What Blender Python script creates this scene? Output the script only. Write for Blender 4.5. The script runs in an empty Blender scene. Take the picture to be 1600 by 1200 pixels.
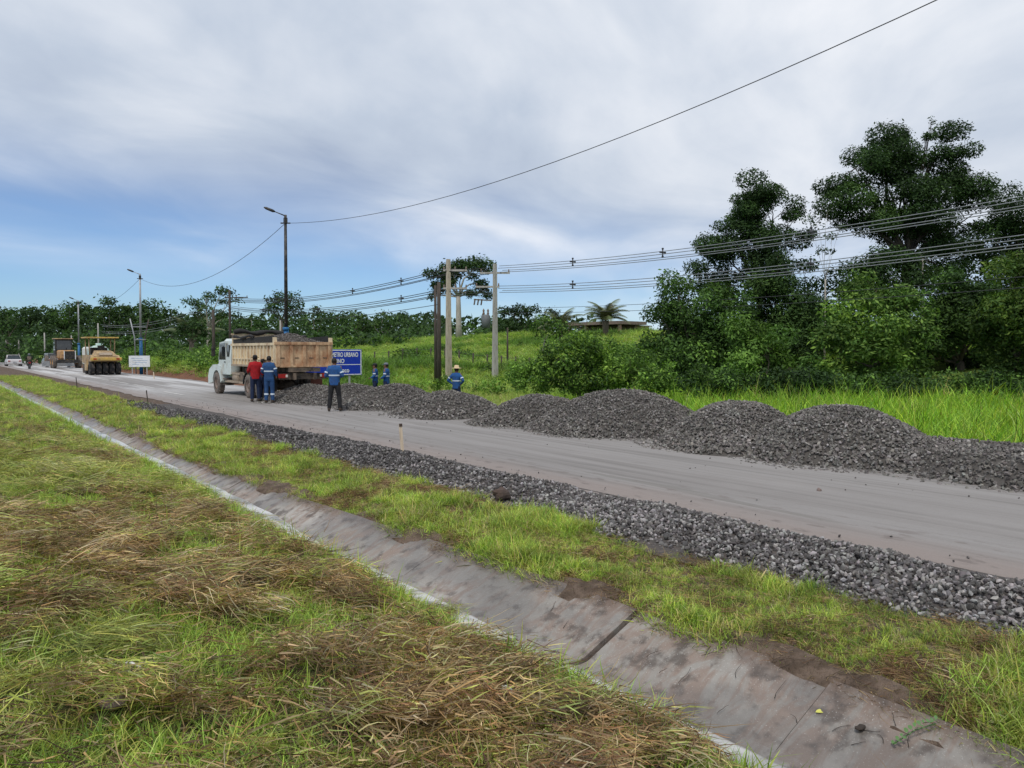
import bpy, math, random
import numpy as np
from mathutils import Vector, Matrix, Euler

# ------------------------------------------------------------------ scene, camera, light
S = bpy.context.scene
COL = S.collection
rnd = random.Random(7)
rng = np.random.default_rng(11)
YAW, PITCH, FPX, EYE = math.radians(37.2), math.radians(-2.48), 1200.0, 2.0
cam_d = bpy.data.cameras.new('camera')
cam = bpy.data.objects.new('camera', cam_d)
COL.objects.link(cam)
cam.location = (0, 0, EYE)
cam.rotation_euler = (math.pi/2 + PITCH, 0, -YAW)
cam_d.lens = 27.0; cam_d.sensor_width = 36.0
cam_d.clip_start = 0.1; cam_d.clip_end = 4000
S.camera = cam
S.view_settings.view_transform = 'Standard'
S.view_settings.look = 'None'
S.view_settings.exposure = 0.43
S.view_settings.gamma = 1.0
S.view_settings.use_curve_mapping = False
S.cycles.max_bounces = 6; S.cycles.diffuse_bounces = 3; S.cycles.glossy_bounces = 2; S.cycles.transmission_bounces = 3
SUN_EL, SUN_AZ = math.radians(58), math.radians(238)     # azimuth clockwise from +Y
sun_d = bpy.data.lights.new('sun', 'SUN')
sun_d.energy = 1.5; sun_d.angle = math.radians(12); sun_d.color = (1, 0.95, 0.88)
sun = bpy.data.objects.new('sun', sun_d); COL.objects.link(sun)
sv = Vector((math.sin(SUN_AZ)*math.cos(SUN_EL), math.cos(SUN_AZ)*math.cos(SUN_EL), math.sin(SUN_EL)))
sun.rotation_euler = sv.to_track_quat('Z', 'Y').to_euler()
sun.location = (0, 0, 60)

W = bpy.data.worlds.new('World'); S.world = W; W.use_nodes = True
def build_world():
    nt = W.node_tree; nt.nodes.clear(); N = nt.nodes.new; L = nt.links.new
    out = N('ShaderNodeOutputWorld'); bg = N('ShaderNodeBackground'); bg.inputs[1].default_value = 0.1
    sky = N('ShaderNodeTexSky'); sky.sky_type = 'NISHITA'; sky.sun_disc = False
    sky.sun_elevation = SUN_EL; sky.sun_rotation = SUN_AZ; sky.ozone_density = 2.5; sky.air_density = 1.0; sky.dust_density = 0.3
    tc = N('ShaderNodeTexCoord'); sep = N('ShaderNodeSeparateXYZ'); L(tc.outputs['Generated'], sep.inputs[0])
    def m(op, a, b=None, c=None, clamp=False):
        n = N('ShaderNodeMath'); n.operation = op; n.use_clamp = clamp
        for i, v in enumerate((a, b, c)):
            if v is None: continue
            if isinstance(v, (int, float)): n.inputs[i].default_value = v
            else: L(v, n.inputs[i])
        return n.outputs[0]
    zc = m('MAXIMUM', sep.outputs[2], 0.0)
    den = m('ADD', zc, 0.16)
    px, py = m('DIVIDE', sep.outputs[0], den), m('DIVIDE', sep.outputs[1], den)
    # axis along the streaks of the cloud deck
    ca, sa = math.cos(math.radians(-37)), math.sin(math.radians(-37))
    u = m('ADD', m('MULTIPLY', px, ca), m('MULTIPLY', py, -sa))
    v = m('ADD', m('MULTIPLY', px, sa), m('MULTIPLY', py, ca))
    def noise(su, sv_, seed, detail, rough, dist=0.0):
        c = N('ShaderNodeCombineXYZ'); L(m('MULTIPLY', u, su), c.inputs[0]); L(m('MULTIPLY', v, sv_), c.inputs[1]); c.inputs[2].default_value = seed
        n = N('ShaderNodeTexNoise'); L(c.outputs[0], n.inputs['Vector']); n.inputs['Scale'].default_value = 1
        n.inputs['Detail'].default_value = detail; n.inputs['Roughness'].default_value = rough; n.inputs['Distortion'].default_value = dist
        return n.outputs['Fac']
    n_big = noise(0.50, 0.75, 17.7, 3, 0.45, 0.6)
    n_mid = noise(0.95, 1.4, 5.2, 6, 0.5, 0.7)
    n_fine = noise(3.0, 5.0, 1.3, 6, 0.6, 0.3)
    # distance along the right of the view: the deck reaches lower there
    right = m('ADD', m('MULTIPLY', sep.outputs[0], math.cos(YAW)), m('MULTIPLY', sep.outputs[1], -math.sin(YAW)))
    # blue gap below the deck
    e = m('ADD', zc, m('MULTIPLY', m('SUBTRACT', n_mid, 0.5), 0.09))
    e = m('ADD', e, m('MULTIPLY', m('SUBTRACT', n_big, 0.5), 0.12))
    lo = m('ADD', m('MULTIPLY', right, -0.10), -0.02)
    hi = m('ADD', lo, 0.27)
    mr = N('ShaderNodeMapRange'); mr.interpolation_type = 'SMOOTHERSTEP'
    L(e, mr.inputs[0]); L(lo, mr.inputs[1]); L(hi, mr.inputs[2])
    deck = mr.outputs[0]
    # shade of the cloud deck
    sh = m('ADD', m('MULTIPLY', n_big, 1.0), m('MULTIPLY', n_mid, 0.75))
    sh = m('ADD', sh, m('MULTIPLY', n_fine, 0.15))
    ramp = N('ShaderNodeValToRGB'); L(m('MULTIPLY', sh, 0.52), ramp.inputs[0])
    cr = ramp.color_ramp
    cr.elements[0].position = 0.36; cr.elements[0].color = (0.33, 0.39, 0.50, 1)
    cr.elements[1].position = 0.64; cr.elements[1].color = (0.80, 0.81, 0.83, 1)
    x = cr.elements.new(0.46); x.color = (0.46, 0.52, 0.61, 1)
    x = cr.elements.new(0.54); x.color = (0.61, 0.65, 0.71, 1)
    # gain so that the colours above are final radiances with strength 0.1
    g = N('ShaderNodeMix'); g.data_type = 'RGBA'; g.blend_type = 'MULTIPLY'; g.inputs[0].default_value = 1
    L(ramp.outputs[0], g.inputs[6]); g.inputs[7].default_value = (8.7, 8.75, 8.9, 1)
    # clear sky between: Nishita, a little deeper
    t = N('ShaderNodeMix'); t.data_type = 'RGBA'; t.blend_type = 'MULTIPLY'; t.inputs[0].default_value = 1
    L(sky.outputs[0], t.inputs[6]); t.inputs[7].default_value = (0.55, 0.70, 0.92, 1)
    # pale bank low on the horizon
    low = N('ShaderNodeMapRange'); low.interpolation_type = 'SMOOTHSTEP'
    L(m('ADD', zc, m('MULTIPLY', m('SUBTRACT', n_mid, 0.5), 0.10)), low.inputs[0])
    low.inputs[1].default_value = 0.0; low.inputs[2].default_value = 0.06; low.inputs[3].default_value = 0.6; low.inputs[4].default_value = 0.0
    lb = N('ShaderNodeMix'); lb.data_type = 'RGBA'; L(low.outputs[0], lb.inputs[0]); L(t.outputs[2], lb.inputs[6]); lb.inputs[7].default_value = (6.0, 7.0, 8.2, 1)
    mx = N('ShaderNodeMix'); mx.data_type = 'RGBA'; L(deck, mx.inputs[0]); L(lb.outputs[2], mx.inputs[6]); L(g.outputs[2], mx.inputs[7])
    L(mx.outputs[2], bg.inputs[0]); L(bg.outputs[0], out.inputs[0])
build_world()

# ------------------------------------------------------------------ helpers
ca, sa, cp, sp = math.cos(YAW), math.sin(YAW), math.cos(PITCH), math.sin(PITCH)
FWD = Vector((sa*cp, ca*cp, sp)); RGT = Vector((ca, -sa, 0)); UPV = RGT.cross(FWD)
ORG = Vector((0, 0, EYE))
def ray(px, py): return FWD*FPX + RGT*(px-800) + UPV*(600-py)
def onz(px, py, z=0.0):
    d = ray(px, py); return ORG + d*((z-EYE)/d.z)
def onx(px, py, X):
    d = ray(px, py); return ORG + d*(X/d.x)
def dep(px, py, Z):
    d = ray(px, py); return ORG + d*(Z/(d.x*sa + d.y*ca))

TAB = rng.random((256, 256))
def vnoise(x, y, s, seed=0):
    x = np.asarray(x, float)/s + seed*17.3; y = np.asarray(y, float)/s + seed*9.7
    xi = np.floor(x).astype(int); yi = np.floor(y).astype(int); fx = x-xi; fy = y-yi
    fx = fx*fx*(3-2*fx); fy = fy*fy*(3-2*fy)
    a = TAB[xi % 256, yi % 256]; b = TAB[(xi+1) % 256, yi % 256]; c = TAB[xi % 256, (yi+1) % 256]; d = TAB[(xi+1) % 256, (yi+1) % 256]
    return (a*(1-fx)+b*fx)*(1-fy) + (c*(1-fx)+d*fx)*fy
def fbm(x, y, s, seed=0, o=3):
    t = 0; w = 0
    for k in range(o):
        t = t + vnoise(x, y, s/2**k, seed+k)*0.5**k; w += 0.5**k
    return t/w
def sst(a, b, x):
    t = np.clip((np.asarray(x, float)-a)/(b-a), 0, 1); return t*t*(3-2*t)

PX = [-400, -30, -4, 0, 1.5, 2.8, 3.12, 3.36, 3.62, 4.0, 4.58, 4.75, 5.3, 5.9, 6.4, 7.2, 7.6, 14.2, 15.6, 26, 38, 60, 100, 300, 900]
PZ = [0.3, 0.4, 0.45, 0.42, 0.26, 0.02, -0.10, -0.12, -0.50, -0.52, -0.22, -0.13, -0.09, -0.08, -0.07, -0.02, 0.0, 0.0, -0.30, -0.30, 0.7, 3.9, 4.6, 5, 5]
def straw_mask(X, Y):
    a = X*ca - Y*sa; b = X*sa + Y*ca
    n = fbm(a/1.6, b, 0.30, 5, 3)
    return sst(0.50, 0.62, n)
def sY(Y): return 1-.42*sst(3.5, 15, Y)            # the channel narrows away from the camera
def unwarp(X, Y):
    X = np.asarray(X, float); e = 3.3+1.3*sY(Y)
    return np.where(X < 3.3, X, np.where(X < e, 3.3+(X-3.3)/sY(Y), np.where(X < 5.3, 4.6+(X-e)*.7/(5.3-e), X)))
def shal(z, Y): return np.where(np.asarray(z) < -.10, -.10+(np.asarray(z)+.10)*(1-.42*sst(3.5, 15, Y)), z)
def warp(x, Y): return x if x < 3.3 else 3.3+(x-3.3)*float(sY(Y))
def H(X, Y):
    X = np.asarray(X, float); Y = np.asarray(Y, float)
    X = unwarp(X, Y)
    z = np.interp(X, PX, PZ); z = np.where((X > 3.3) & (X < 4.8), shal(z, Y), z)
    left = (1-sst(2.6, 3.1, X)) * sst(-30, -8, X)
    z = z + left*((fbm(X, Y, 1.3, 2)-0.5)*0.16 + straw_mask(X, Y)*0.07)
    z = z + sst(4.7, 5.0, X)*(1-sst(6.0, 6.5, X))*(fbm(X, Y, 0.9, 9)-0.45)*0.14
    bank = sst(14.9, 17.5, X)*(1-sst(30, 40, X))*sst(40, 52, Y)
    z = z + bank*(1.15 + (fbm(X, Y, 5, 4)-0.5)*0.8)
    z = z + sst(26, 45, X)*(fbm(X, Y, 14, 6)-0.5)*1.2
    return z
def Hf(x, y): return float(H(np.array([x]), np.array([y]))[0])

def link(o, parent=None):
    COL.objects.link(o)
    if parent is not None: o.parent = parent
    return o
def tag(o, label=None, cat=None, group=None, kind=None):
    if label: o['label'] = label
    if cat: o['category'] = cat
    if group: o['group'] = group
    if kind: o['kind'] = kind
    return o
def empty(name, loc, rz=0.0, label=None, cat=None, group=None, kind=None):
    o = bpy.data.objects.new(name, None); o.location = loc; o.rotation_euler = (0, 0, rz); o.empty_display_size = 0.2
    link(o); return tag(o, label, cat, group, kind)
def copy_tree(o, parent=None):
    c = o.copy(); COL.objects.link(c); c.parent = parent
    for ch in o.children: copy_tree(ch, c)
    return c

def npmesh(name, verts, faces, mats, cols=None, smooth=False, midx=None):
    """faces: (n,k) int array of one size"""
    me = bpy.data.meshes.new(name)
    verts = np.asarray(verts, np.float32); faces = np.asarray(faces, np.int32)
    n, k = faces.shape
    me.vertices.add(len(verts)); me.vertices.foreach_set('co', verts.ravel())
    me.loops.add(n*k); me.loops.foreach_set('vertex_index', faces.ravel())
    me.polygons.add(n); me.polygons.foreach_set('loop_start', np.arange(0, n*k, k, dtype=np.int32))
    try: me.polygons.foreach_set('loop_total', np.full(n, k, np.int32))
    except Exception: pass
    me.polygons.foreach_set('use_smooth', np.full(n, smooth, bool))
    if midx is not None: me.polygons.foreach_set('material_index', np.asarray(midx, np.int32))
    for m in mats: me.materials.append(m)
    if cols is not None:
        at = me.attributes.new('col', 'FLOAT_VECTOR', 'POINT'); at.data.foreach_set('vector', np.asarray(cols, np.float32).ravel())
    me.update(calc_edges=True); me.validate()
    return me

class MB:
    def __init__(s): s.v = []; s.f = []; s.m = []; s.sm = []
    def add(s, vs, fs, mi=0, smooth=False):
        b = len(s.v); s.v += [tuple(v) for v in vs]; s.f += [tuple(i+b for i in f) for f in fs]; s.m += [mi]*len(fs); s.sm += [smooth]*len(fs)
    def box(s, c, d, rot=None, mi=0, bev=0.0):
        x, y, z = (q/2 for q in d)
        if bev > 0:
            vs = []; b = min(bev, x*.9, y*.9, z*.9)
            for sx in (-1, 1):
                for sy in (-1, 1):
                    for sz in (-1, 1):
                        vs += [(sx*x, sy*(y-b), sz*(z-b)), (sx*(x-b), sy*y, sz*(z-b)), (sx*(x-b), sy*(y-b), sz*z)]
            import bmesh
            bm = bmesh.new()
            for v in vs: bm.verts.new(v)
            r = bmesh.ops.convex_hull(bm, input=bm.verts); bmesh.ops.dissolve_limit(bm, angle_limit=0.01, verts=bm.verts, edges=bm.edges)
            bm.verts.index_update(); vs = [v.co.copy() for v in bm.verts]; fs = [[v.index for v in f.verts] for f in bm.faces]; bm.free()
        else:
            vs = [(-x,-y,-z),(x,-y,-z),(x,y,-z),(-x,y,-z),(-x,-y,z),(x,-y,z),(x,y,z),(-x,y,z)]
            fs = [(0,3,2,1),(4,5,6,7),(0,1,5,4),(1,2,6,5),(2,3,7,6),(3,0,4,7)]
        M = Matrix.Translation(c) @ (Euler(rot).to_matrix().to_4x4() if rot else Matrix.Identity(4))
        s.add([M @ Vector(v) for v in vs], fs, mi); return s
    def tube(s, pts, rad, n=8, mi=0, smooth=True, caps=True):
        pts = [Vector(p) for p in pts]
        if not hasattr(rad, '__len__'): rad = [rad]*len(pts)
        vs, fs = [], []
        up = Vector((0, 0, 1))
        d0 = (pts[1]-pts[0]).normalized()
        if abs(d0.z) > 0.9: up = Vector((1, 0, 0))
        for i, p in enumerate(pts):
            d = (pts[min(i+1, len(pts)-1)] - pts[max(i-1, 0)]).normalized()
            a = d.cross(up)
            if a.length < 1e-4: a = d.cross(Vector((0, 1, 0)))
            a.normalize(); b = d.cross(a)
            for k in range(n):
                t = 2*math.pi*k/n; vs.append(p + (a*math.cos(t)+b*math.sin(t))*rad[i])
        for i in range(len(pts)-1):
            for k in range(n):
                fs.append((i*n+k, i*n+(k+1) % n, (i+1)*n+(k+1) % n, (i+1)*n+k))
        if caps: fs += [tuple(range(n))[::-1], tuple((len(pts)-1)*n+k for k in range(n))]
        s.add(vs, fs, mi, smooth); return s
    def lathe(s, prof, axis='X', c=(0,0,0), n=20, mi=0, smooth=True):
        """prof: list of (along, radius)"""
        vs, fs = [], []
        for a, r in prof:
            for k in range(n):
                t = 2*math.pi*k/n; p, q = r*math.cos(t), r*math.sin(t)
                v = {'X': (a, p, q), 'Y': (p, a, q), 'Z': (p, q, a)}[axis]; vs.append((v[0]+c[0], v[1]+c[1], v[2]+c[2]))
        for i in range(len(prof)-1):
            for k in range(n): fs.append((i*n+k, i*n+(k+1) % n, (i+1)*n+(k+1) % n, (i+1)*n+k))
        s.add(vs, fs, mi, smooth); return s
    def prism(s, poly, x0, x1, mi=0):
        """poly: (y,z) outline extruded along x"""
        n = len(poly); vs = [(x0, y, z) for y, z in poly]+[(x1, y, z) for y, z in poly]
        fs = [tuple(range(n)), tuple(range(2*n-1, n-1, -1))]+[(i, n+i, n+(i+1) % n, (i+1) % n) for i in range(n)]
        s.add(vs, fs, mi); return s
    def loft(s, rings, mi=0, smooth=True, cap=True):
        n = len(rings[0]); vs = [v for r in rings for v in r]; fs = []
        for i in range(len(rings)-1):
            for k in range(n): fs.append((i*n+k, i*n+(k+1) % n, (i+1)*n+(k+1) % n, (i+1)*n+k))
        if cap: fs += [tuple(range(n))[::-1], tuple((len(rings)-1)*n+k for k in range(n))]
        s.add(vs, fs, mi, smooth); return s
    def mesh(s, name, mats):
        me = bpy.data.meshes.new(name); me.from_pydata(s.v, [], s.f)
        for m in (mats if isinstance(mats, (list, tuple)) else [mats]): me.materials.append(m)
        me.polygons.foreach_set('material_index', s.m); me.polygons.foreach_set('use_smooth', s.sm); me.update()
        import bmesh
        bm = bmesh.new(); bm.from_mesh(me); bmesh.ops.recalc_face_normals(bm, faces=bm.faces); bm.to_mesh(me); bm.free()
        return me
    def build(s, name, mats, parent=None, loc=None, rot=None):
        o = bpy.data.objects.new(name, s.mesh(name, mats))
        if loc: o.location = loc
        if rot: o.rotation_euler = rot
        return link(o, parent)

# ------------------------------------------------------------------ materials
def newmat(name):
    m = bpy.data.materials.new(name); m.use_nodes = True
    return m, m.node_tree, m.node_tree.nodes['Principled BSDF']
def mat(name, col, rough=0.6, metal=0.0, dirt=None, dirt_amt=0.5, dscale=3.0, bump=0.0, bscale=20.0, stretch=(1,1,1), spec=0.4, alpha=None):
    m, nt, b = newmat(name); N = nt.nodes.new; L = nt.links.new
    b.inputs['Roughness'].default_value = rough; b.inputs['Metallic'].default_value = metal
    b.inputs['Specular IOR Level'].default_value = spec
    b.inputs['Base Color'].default_value = (*col, 1)
    tc = N('ShaderNodeTexCoord'); mp = N('ShaderNodeMapping'); mp.inputs['Scale'].default_value = stretch; L(tc.outputs['Object'], mp.inputs[0])
    n = N('ShaderNodeTexNoise'); n.inputs['Scale'].default_value = dscale; n.inputs['Detail'].default_value = 6; n.inputs['Roughness'].default_value = 0.65; L(mp.outputs[0], n.inputs['Vector'])
    r = N('ShaderNodeValToRGB'); L(n.outputs['Fac'], r.inputs[0])
    r.color_ramp.elements[0].position = 0.62-0.3*dirt_amt; r.color_ramp.elements[1].position = 0.72-0.1*dirt_amt
    d = dirt if dirt is not None else tuple(c*0.72 for c in col)
    r.color_ramp.elements[0].color = (*col, 1); r.color_ramp.elements[1].color = (*d, 1)
    L(r.outputs[0], b.inputs['Base Color'])
    if bump:
        n2 = N('ShaderNodeTexNoise'); n2.inputs['Scale'].default_value = bscale; n2.inputs['Detail'].default_value = 5; L(mp.outputs[0], n2.inputs['Vector'])
        bp = N('ShaderNodeBump'); bp.inputs['Strength'].default_value = bump; bp.inputs['Distance'].default_value = 0.02; L(n2.outputs['Fac'], bp.inputs['Height']); L(bp.outputs[0], b.inputs['Normal'])
    return m
def colmat(name, kind='GEOMETRY', rough=0.7, trans=0.0, spec=0.2, var=0.0, nscale=30.0, backlight=(1.3, 1.5, 0.6)):
    """colour from the 'col' attribute (of the mesh or of the scattered instance)"""
    m, nt, b = newmat(name); N = nt.nodes.new; L = nt.links.new
    a = N('ShaderNodeAttribute'); a.attribute_type = kind; a.attribute_name = 'col'; c = a.outputs['Color']
    if kind == 'INSTANCER':
        a2 = N('ShaderNodeAttribute'); a2.attribute_type = 'GEOMETRY'; a2.attribute_name = 'col'
        mx = N('ShaderNodeMix'); mx.data_type = 'RGBA'; mx.blend_type = 'MULTIPLY'; mx.inputs[0].default_value = 1; L(c, mx.inputs[6]); L(a2.outputs['Color'], mx.inputs[7]); c = mx.outputs[2]
    if var:
        tc = N('ShaderNodeTexCoord'); n = N('ShaderNodeTexNoise'); n.inputs['Scale'].default_value = nscale; n.inputs['Detail'].default_value = 4; L(tc.outputs['Object'], n.inputs['Vector'])
        mr = N('ShaderNodeMapRange'); L(n.outputs['Fac'], mr.inputs[0]); mr.inputs[1].default_value = 0.3; mr.inputs[2].default_value = 0.7; mr.inputs[3].default_value = 1-var; mr.inputs[4].default_value = 1+var
        vm = N('ShaderNodeVectorMath'); vm.operation = 'SCALE'; L(c, vm.inputs[0]); L(mr.outputs[0], vm.inputs['Scale']); c = vm.outputs[0]
    L(c, b.inputs['Base Color']); b.inputs['Roughness'].default_value = rough; b.inputs['Specular IOR Level'].default_value = spec
    if trans:
        t = N('ShaderNodeBsdfTranslucent'); vm = N('ShaderNodeVectorMath'); vm.operation = 'MULTIPLY'; L(c, vm.inputs[0]); vm.inputs[1].default_value = backlight; L(vm.outputs[0], t.inputs[0])
        ms = N('ShaderNodeMixShader'); ms.inputs[0].default_value = trans; L(b.outputs[0], ms.inputs[1]); L(t.outputs[0], ms.inputs[2])
        L(ms.outputs[0], nt.nodes['Material Output'].inputs[0])
    return m

M = {}
M['leaf'] = colmat('leaf', 'GEOMETRY', 0.6, 0.18, 0.15)
M['blade'] = colmat('grass_blade', 'INSTANCER', 0.55, 0.35, 0.25, backlight=(1.2, 1.25, 0.7))
M['stone'] = colmat('crushed_stone', 'GEOMETRY', 0.75, 0, 0.3, var=0.25, nscale=25)
M['bark'] = mat('bark', (0.16, 0.13, 0.10), 0.9, dirt=(0.07, 0.06, 0.05), bump=0.6, bscale=12, stretch=(3,3,0.6))
M['pale_bark'] = mat('pale_bark', (0.42, 0.39, 0.34), 0.9, dirt=(0.24, 0.21, 0.18), bump=0.4, bscale=10, stretch=(3,3,0.6))
M['rubber'] = mat('rubber', (0.025, 0.025, 0.026), 0.85, dirt=(0.16, 0.13, 0.11), dirt_amt=0.35, dscale=5)
M['dusty_rubber'] = mat('dusty_rubber', (0.10, 0.085, 0.075), 0.9, dirt=(0.22, 0.18, 0.15), dirt_amt=0.8, dscale=4)
M['rim'] = mat('wheel_rim', (0.25, 0.20, 0.17), 0.6, 0.2, dirt=(0.16, 0.08, 0.05), dscale=6)
M['glass'] = mat('dark_glass', (0.012, 0.016, 0.018), 0.06, dirt=(0.03,0.035,0.035), spec=0.9)
M['black'] = mat('black_metal', (0.018, 0.018, 0.018), 0.55, dirt=(0.09, 0.075, 0.06), dirt_amt=0.5, dscale=5)
M['chassis'] = mat('muddy_chassis', (0.03, 0.027, 0.025), 0.8, dirt=(0.20, 0.15, 0.11), dirt_amt=0.8, dscale=3)
M['concrete_pole'] = mat('pole_concrete', (0.42, 0.40, 0.37), 0.9, dirt=(0.26, 0.24, 0.22), bump=0.2, dscale=4, stretch=(2,2,0.4))
M['warm_concrete'] = mat('warm_pole_concrete', (0.50, 0.43, 0.34), 0.9, dirt=(0.30, 0.25, 0.20), bump=0.2, dscale=4, stretch=(2,2,0.4))
M['dark_wood'] = mat('dark_weathered_wood', (0.055, 0.045, 0.038), 0.9, dirt=(0.13, 0.10, 0.08), bump=0.4, dscale=6, stretch=(4,4,0.3))
M['grey_paint'] = mat('dull_grey_paint', (.15, .16, .17), .6)
M['wire'] = mat('wire', (0.05, 0.05, 0.055), 0.6)
M['grey_wire'] = mat('aluminium_wire', (0.30, 0.31, 0.32), 0.5, 0.4)
M['steel'] = mat('galvanised_steel', (0.35, 0.36, 0.37), 0.5, 0.5)
M['blue_paint'] = mat('blue_pole_paint', (0.015, 0.13, 0.32), 0.5, dirt=(0.03, 0.10, 0.22))

# ------------------------------------------------------------------ ground
def band_mat(name, build):
    m, nt, b = newmat(name); build(nt, b); return m
def nodes(nt):
    N = nt.nodes.new; L = nt.links.new
    class K: pass
    k = K(); k.N = N; k.L = L
    tc = N('ShaderNodeTexCoord'); sp = N('ShaderNodeSeparateXYZ'); L(tc.outputs['Object'], sp.inputs[0])
    k.P = tc.outputs['Object']; k.x, k.y, k.z = sp.outputs
    def noise(scale, st=(1,1,1), det=5, rough=0.6, dist=0):
        mp = N('ShaderNodeMapping'); mp.inputs['Scale'].default_value = st; L(k.P, mp.inputs[0])
        n = N('ShaderNodeTexNoise'); n.inputs['Scale'].default_value = scale; n.inputs['Detail'].default_value = det; n.inputs['Roughness'].default_value = rough; n.inputs['Distortion'].default_value = dist
        L(mp.outputs[0], n.inputs['Vector']); return n.outputs['Fac']
    def rng_(v, a, b, c=0.0, d=1.0):
        r = N('ShaderNodeMapRange'); r.interpolation_type = 'SMOOTHSTEP'; L(v, r.inputs[0])
        for i, q in enumerate((a, b, c, d)): r.inputs[i+1].default_value = q
        return r.outputs[0]
    def mix(f, a, b, mode='MIX'):
        x = N('ShaderNodeMix'); x.data_type = 'RGBA'; x.blend_type = mode
        for i, v in ((0, f), (6, a), (7, b)):
            if isinstance(v, (int, float)): x.inputs[i].default_value = v
            elif isinstance(v, tuple): x.inputs[i].default_value = (*v, 1)
            else: L(v, x.inputs[i])
        return x.outputs[2]
    def m(op, a, b=0.0):
        x = N('ShaderNodeMath'); x.operation = op
        for i, v in ((0, a), (1, b)):
            if isinstance(v, (int, float)): x.inputs[i].default_value = v
            else: L(v, x.inputs[i])
        return x.outputs[0]
    def bump(h, s, d, prev=None):
        x = N('ShaderNodeBump'); x.inputs['Strength'].default_value = s; x.inputs['Distance'].default_value = d; L(h, x.inputs['Height'])
        if prev is not None: L(prev, x.inputs['Normal'])
        return x.outputs[0]
    k.noise, k.rng, k.mix, k.m, k.bump = noise, rng_, mix, m, bump
    return k

def ground_nodes(nt, b):
    k = nodes(nt)
    n1 = k.noise(1.2); n2 = k.noise(7.0); n3 = k.noise(40.0); n4 = k.noise(0.09)
    soil = k.mix(k.rng(n2, .35, .65), (0.17, 0.125, 0.095), (0.09, 0.065, 0.048))
    thatch = k.mix(k.rng(n2, .4, .62), (0.10, 0.075, 0.045), (0.045, 0.034, 0.024))
    thatch = k.mix(k.rng(n1, .45, .6), thatch, (0.055, 0.07, 0.02))
    meadow = k.mix(k.rng(n1, .35, .65), (0.12, 0.20, 0.03), (0.20, 0.27, 0.05))
    meadow = k.mix(k.rng(n4, .5, .62), meadow, (0.16, 0.17, 0.05))
    meadow = k.mix(k.rng(n2, .5, .75), meadow, (0.05, 0.09, 0.02))
    red = k.mix(k.rng(n2, .35, .65), (0.24, 0.11, 0.065), (0.14, 0.08, 0.055))
    c = k.mix(k.rng(k.x, 3.15, 3.3), thatch, soil)
    wob = k.m('ADD', k.x, k.m('MULTIPLY', k.m('SUBTRACT', n1, 0.5), 2.5))
    c = k.mix(k.rng(wob, 14.6, 15.6), c, k.mix(k.rng(k.y, 30, 45), meadow, red))
    c = k.mix(k.rng(wob, 16.3, 17.2), c, meadow)
    k.L(c, b.inputs['Base Color']); b.inputs['Roughness'].default_value = 0.95; b.inputs['Specular IOR Level'].default_value = 0.15
    k.L(k.bump(n3, 0.6, 0.03, k.bump(n2, 0.7, 0.12)), b.inputs['Normal'])
M['ground'] = band_mat('ground', ground_nodes)

def gridmesh(name, xs, ys, zf, mats, smooth=True):
    Xg, Yg = np.meshgrid(xs, ys, indexing='ij'); Zg = zf(Xg, Yg)
    nx, ny = len(xs), len(ys)
    v = np.stack([Xg, Yg, Zg], -1).reshape(-1, 3)
    i = np.arange(nx-1)[:, None]*ny + np.arange(ny-1)[None, :]
    f = np.stack([i, i+ny, i+ny+1, i+1], -1).reshape(-1, 4)
    return npmesh(name, v, f, mats, smooth=smooth)
xs = np.concatenate([[-900, -300, -100, -40, -20, -10, -6], np.arange(-4, 3.0, 0.12), np.arange(3.0, 5.0, 0.08), np.arange(5.0, 7.7, 0.1), [9, 11, 13, 14.2, 14.6, 15, 15.3, 15.6], np.arange(16.2, 30, 0.8), np.arange(31, 90, 1.6), np.arange(95, 200, 8), [230, 300, 500, 1200]])
ys = np.concatenate([[-900, -300, -100, -40, -20, -10, -5], np.arange(-3, 14, 0.12), np.arange(14, 30, 0.3), np.arange(30, 60, 0.8), np.arange(61, 200, 2.5), [210, 240, 300, 400, 700, 1800]])
def ground_z(X, Y):
    z = H(X, Y); X = unwarp(X, Y)
    z = np.where((X > 7.5) & (X < 14.3), z-0.03, z) - ((X > 3.1) & (X < 4.42))*0.07
    slabz = shal(np.interp(X, [4.16, 4.62, 4.8], [-.345, -.135, -.11]), Y)
    lip = slabz - .040 + (fbm(X, Y, .45, 151)-.45)*.17 + sst(4.5, 4.75, X)*.03
    return np.where((X > 4.40) & (X < 4.78), lip, z)
tag(link(bpy.data.objects.new('ground', gridmesh('ground', xs, ys, ground_z, [M['ground']]))), kind='structure')

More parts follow.
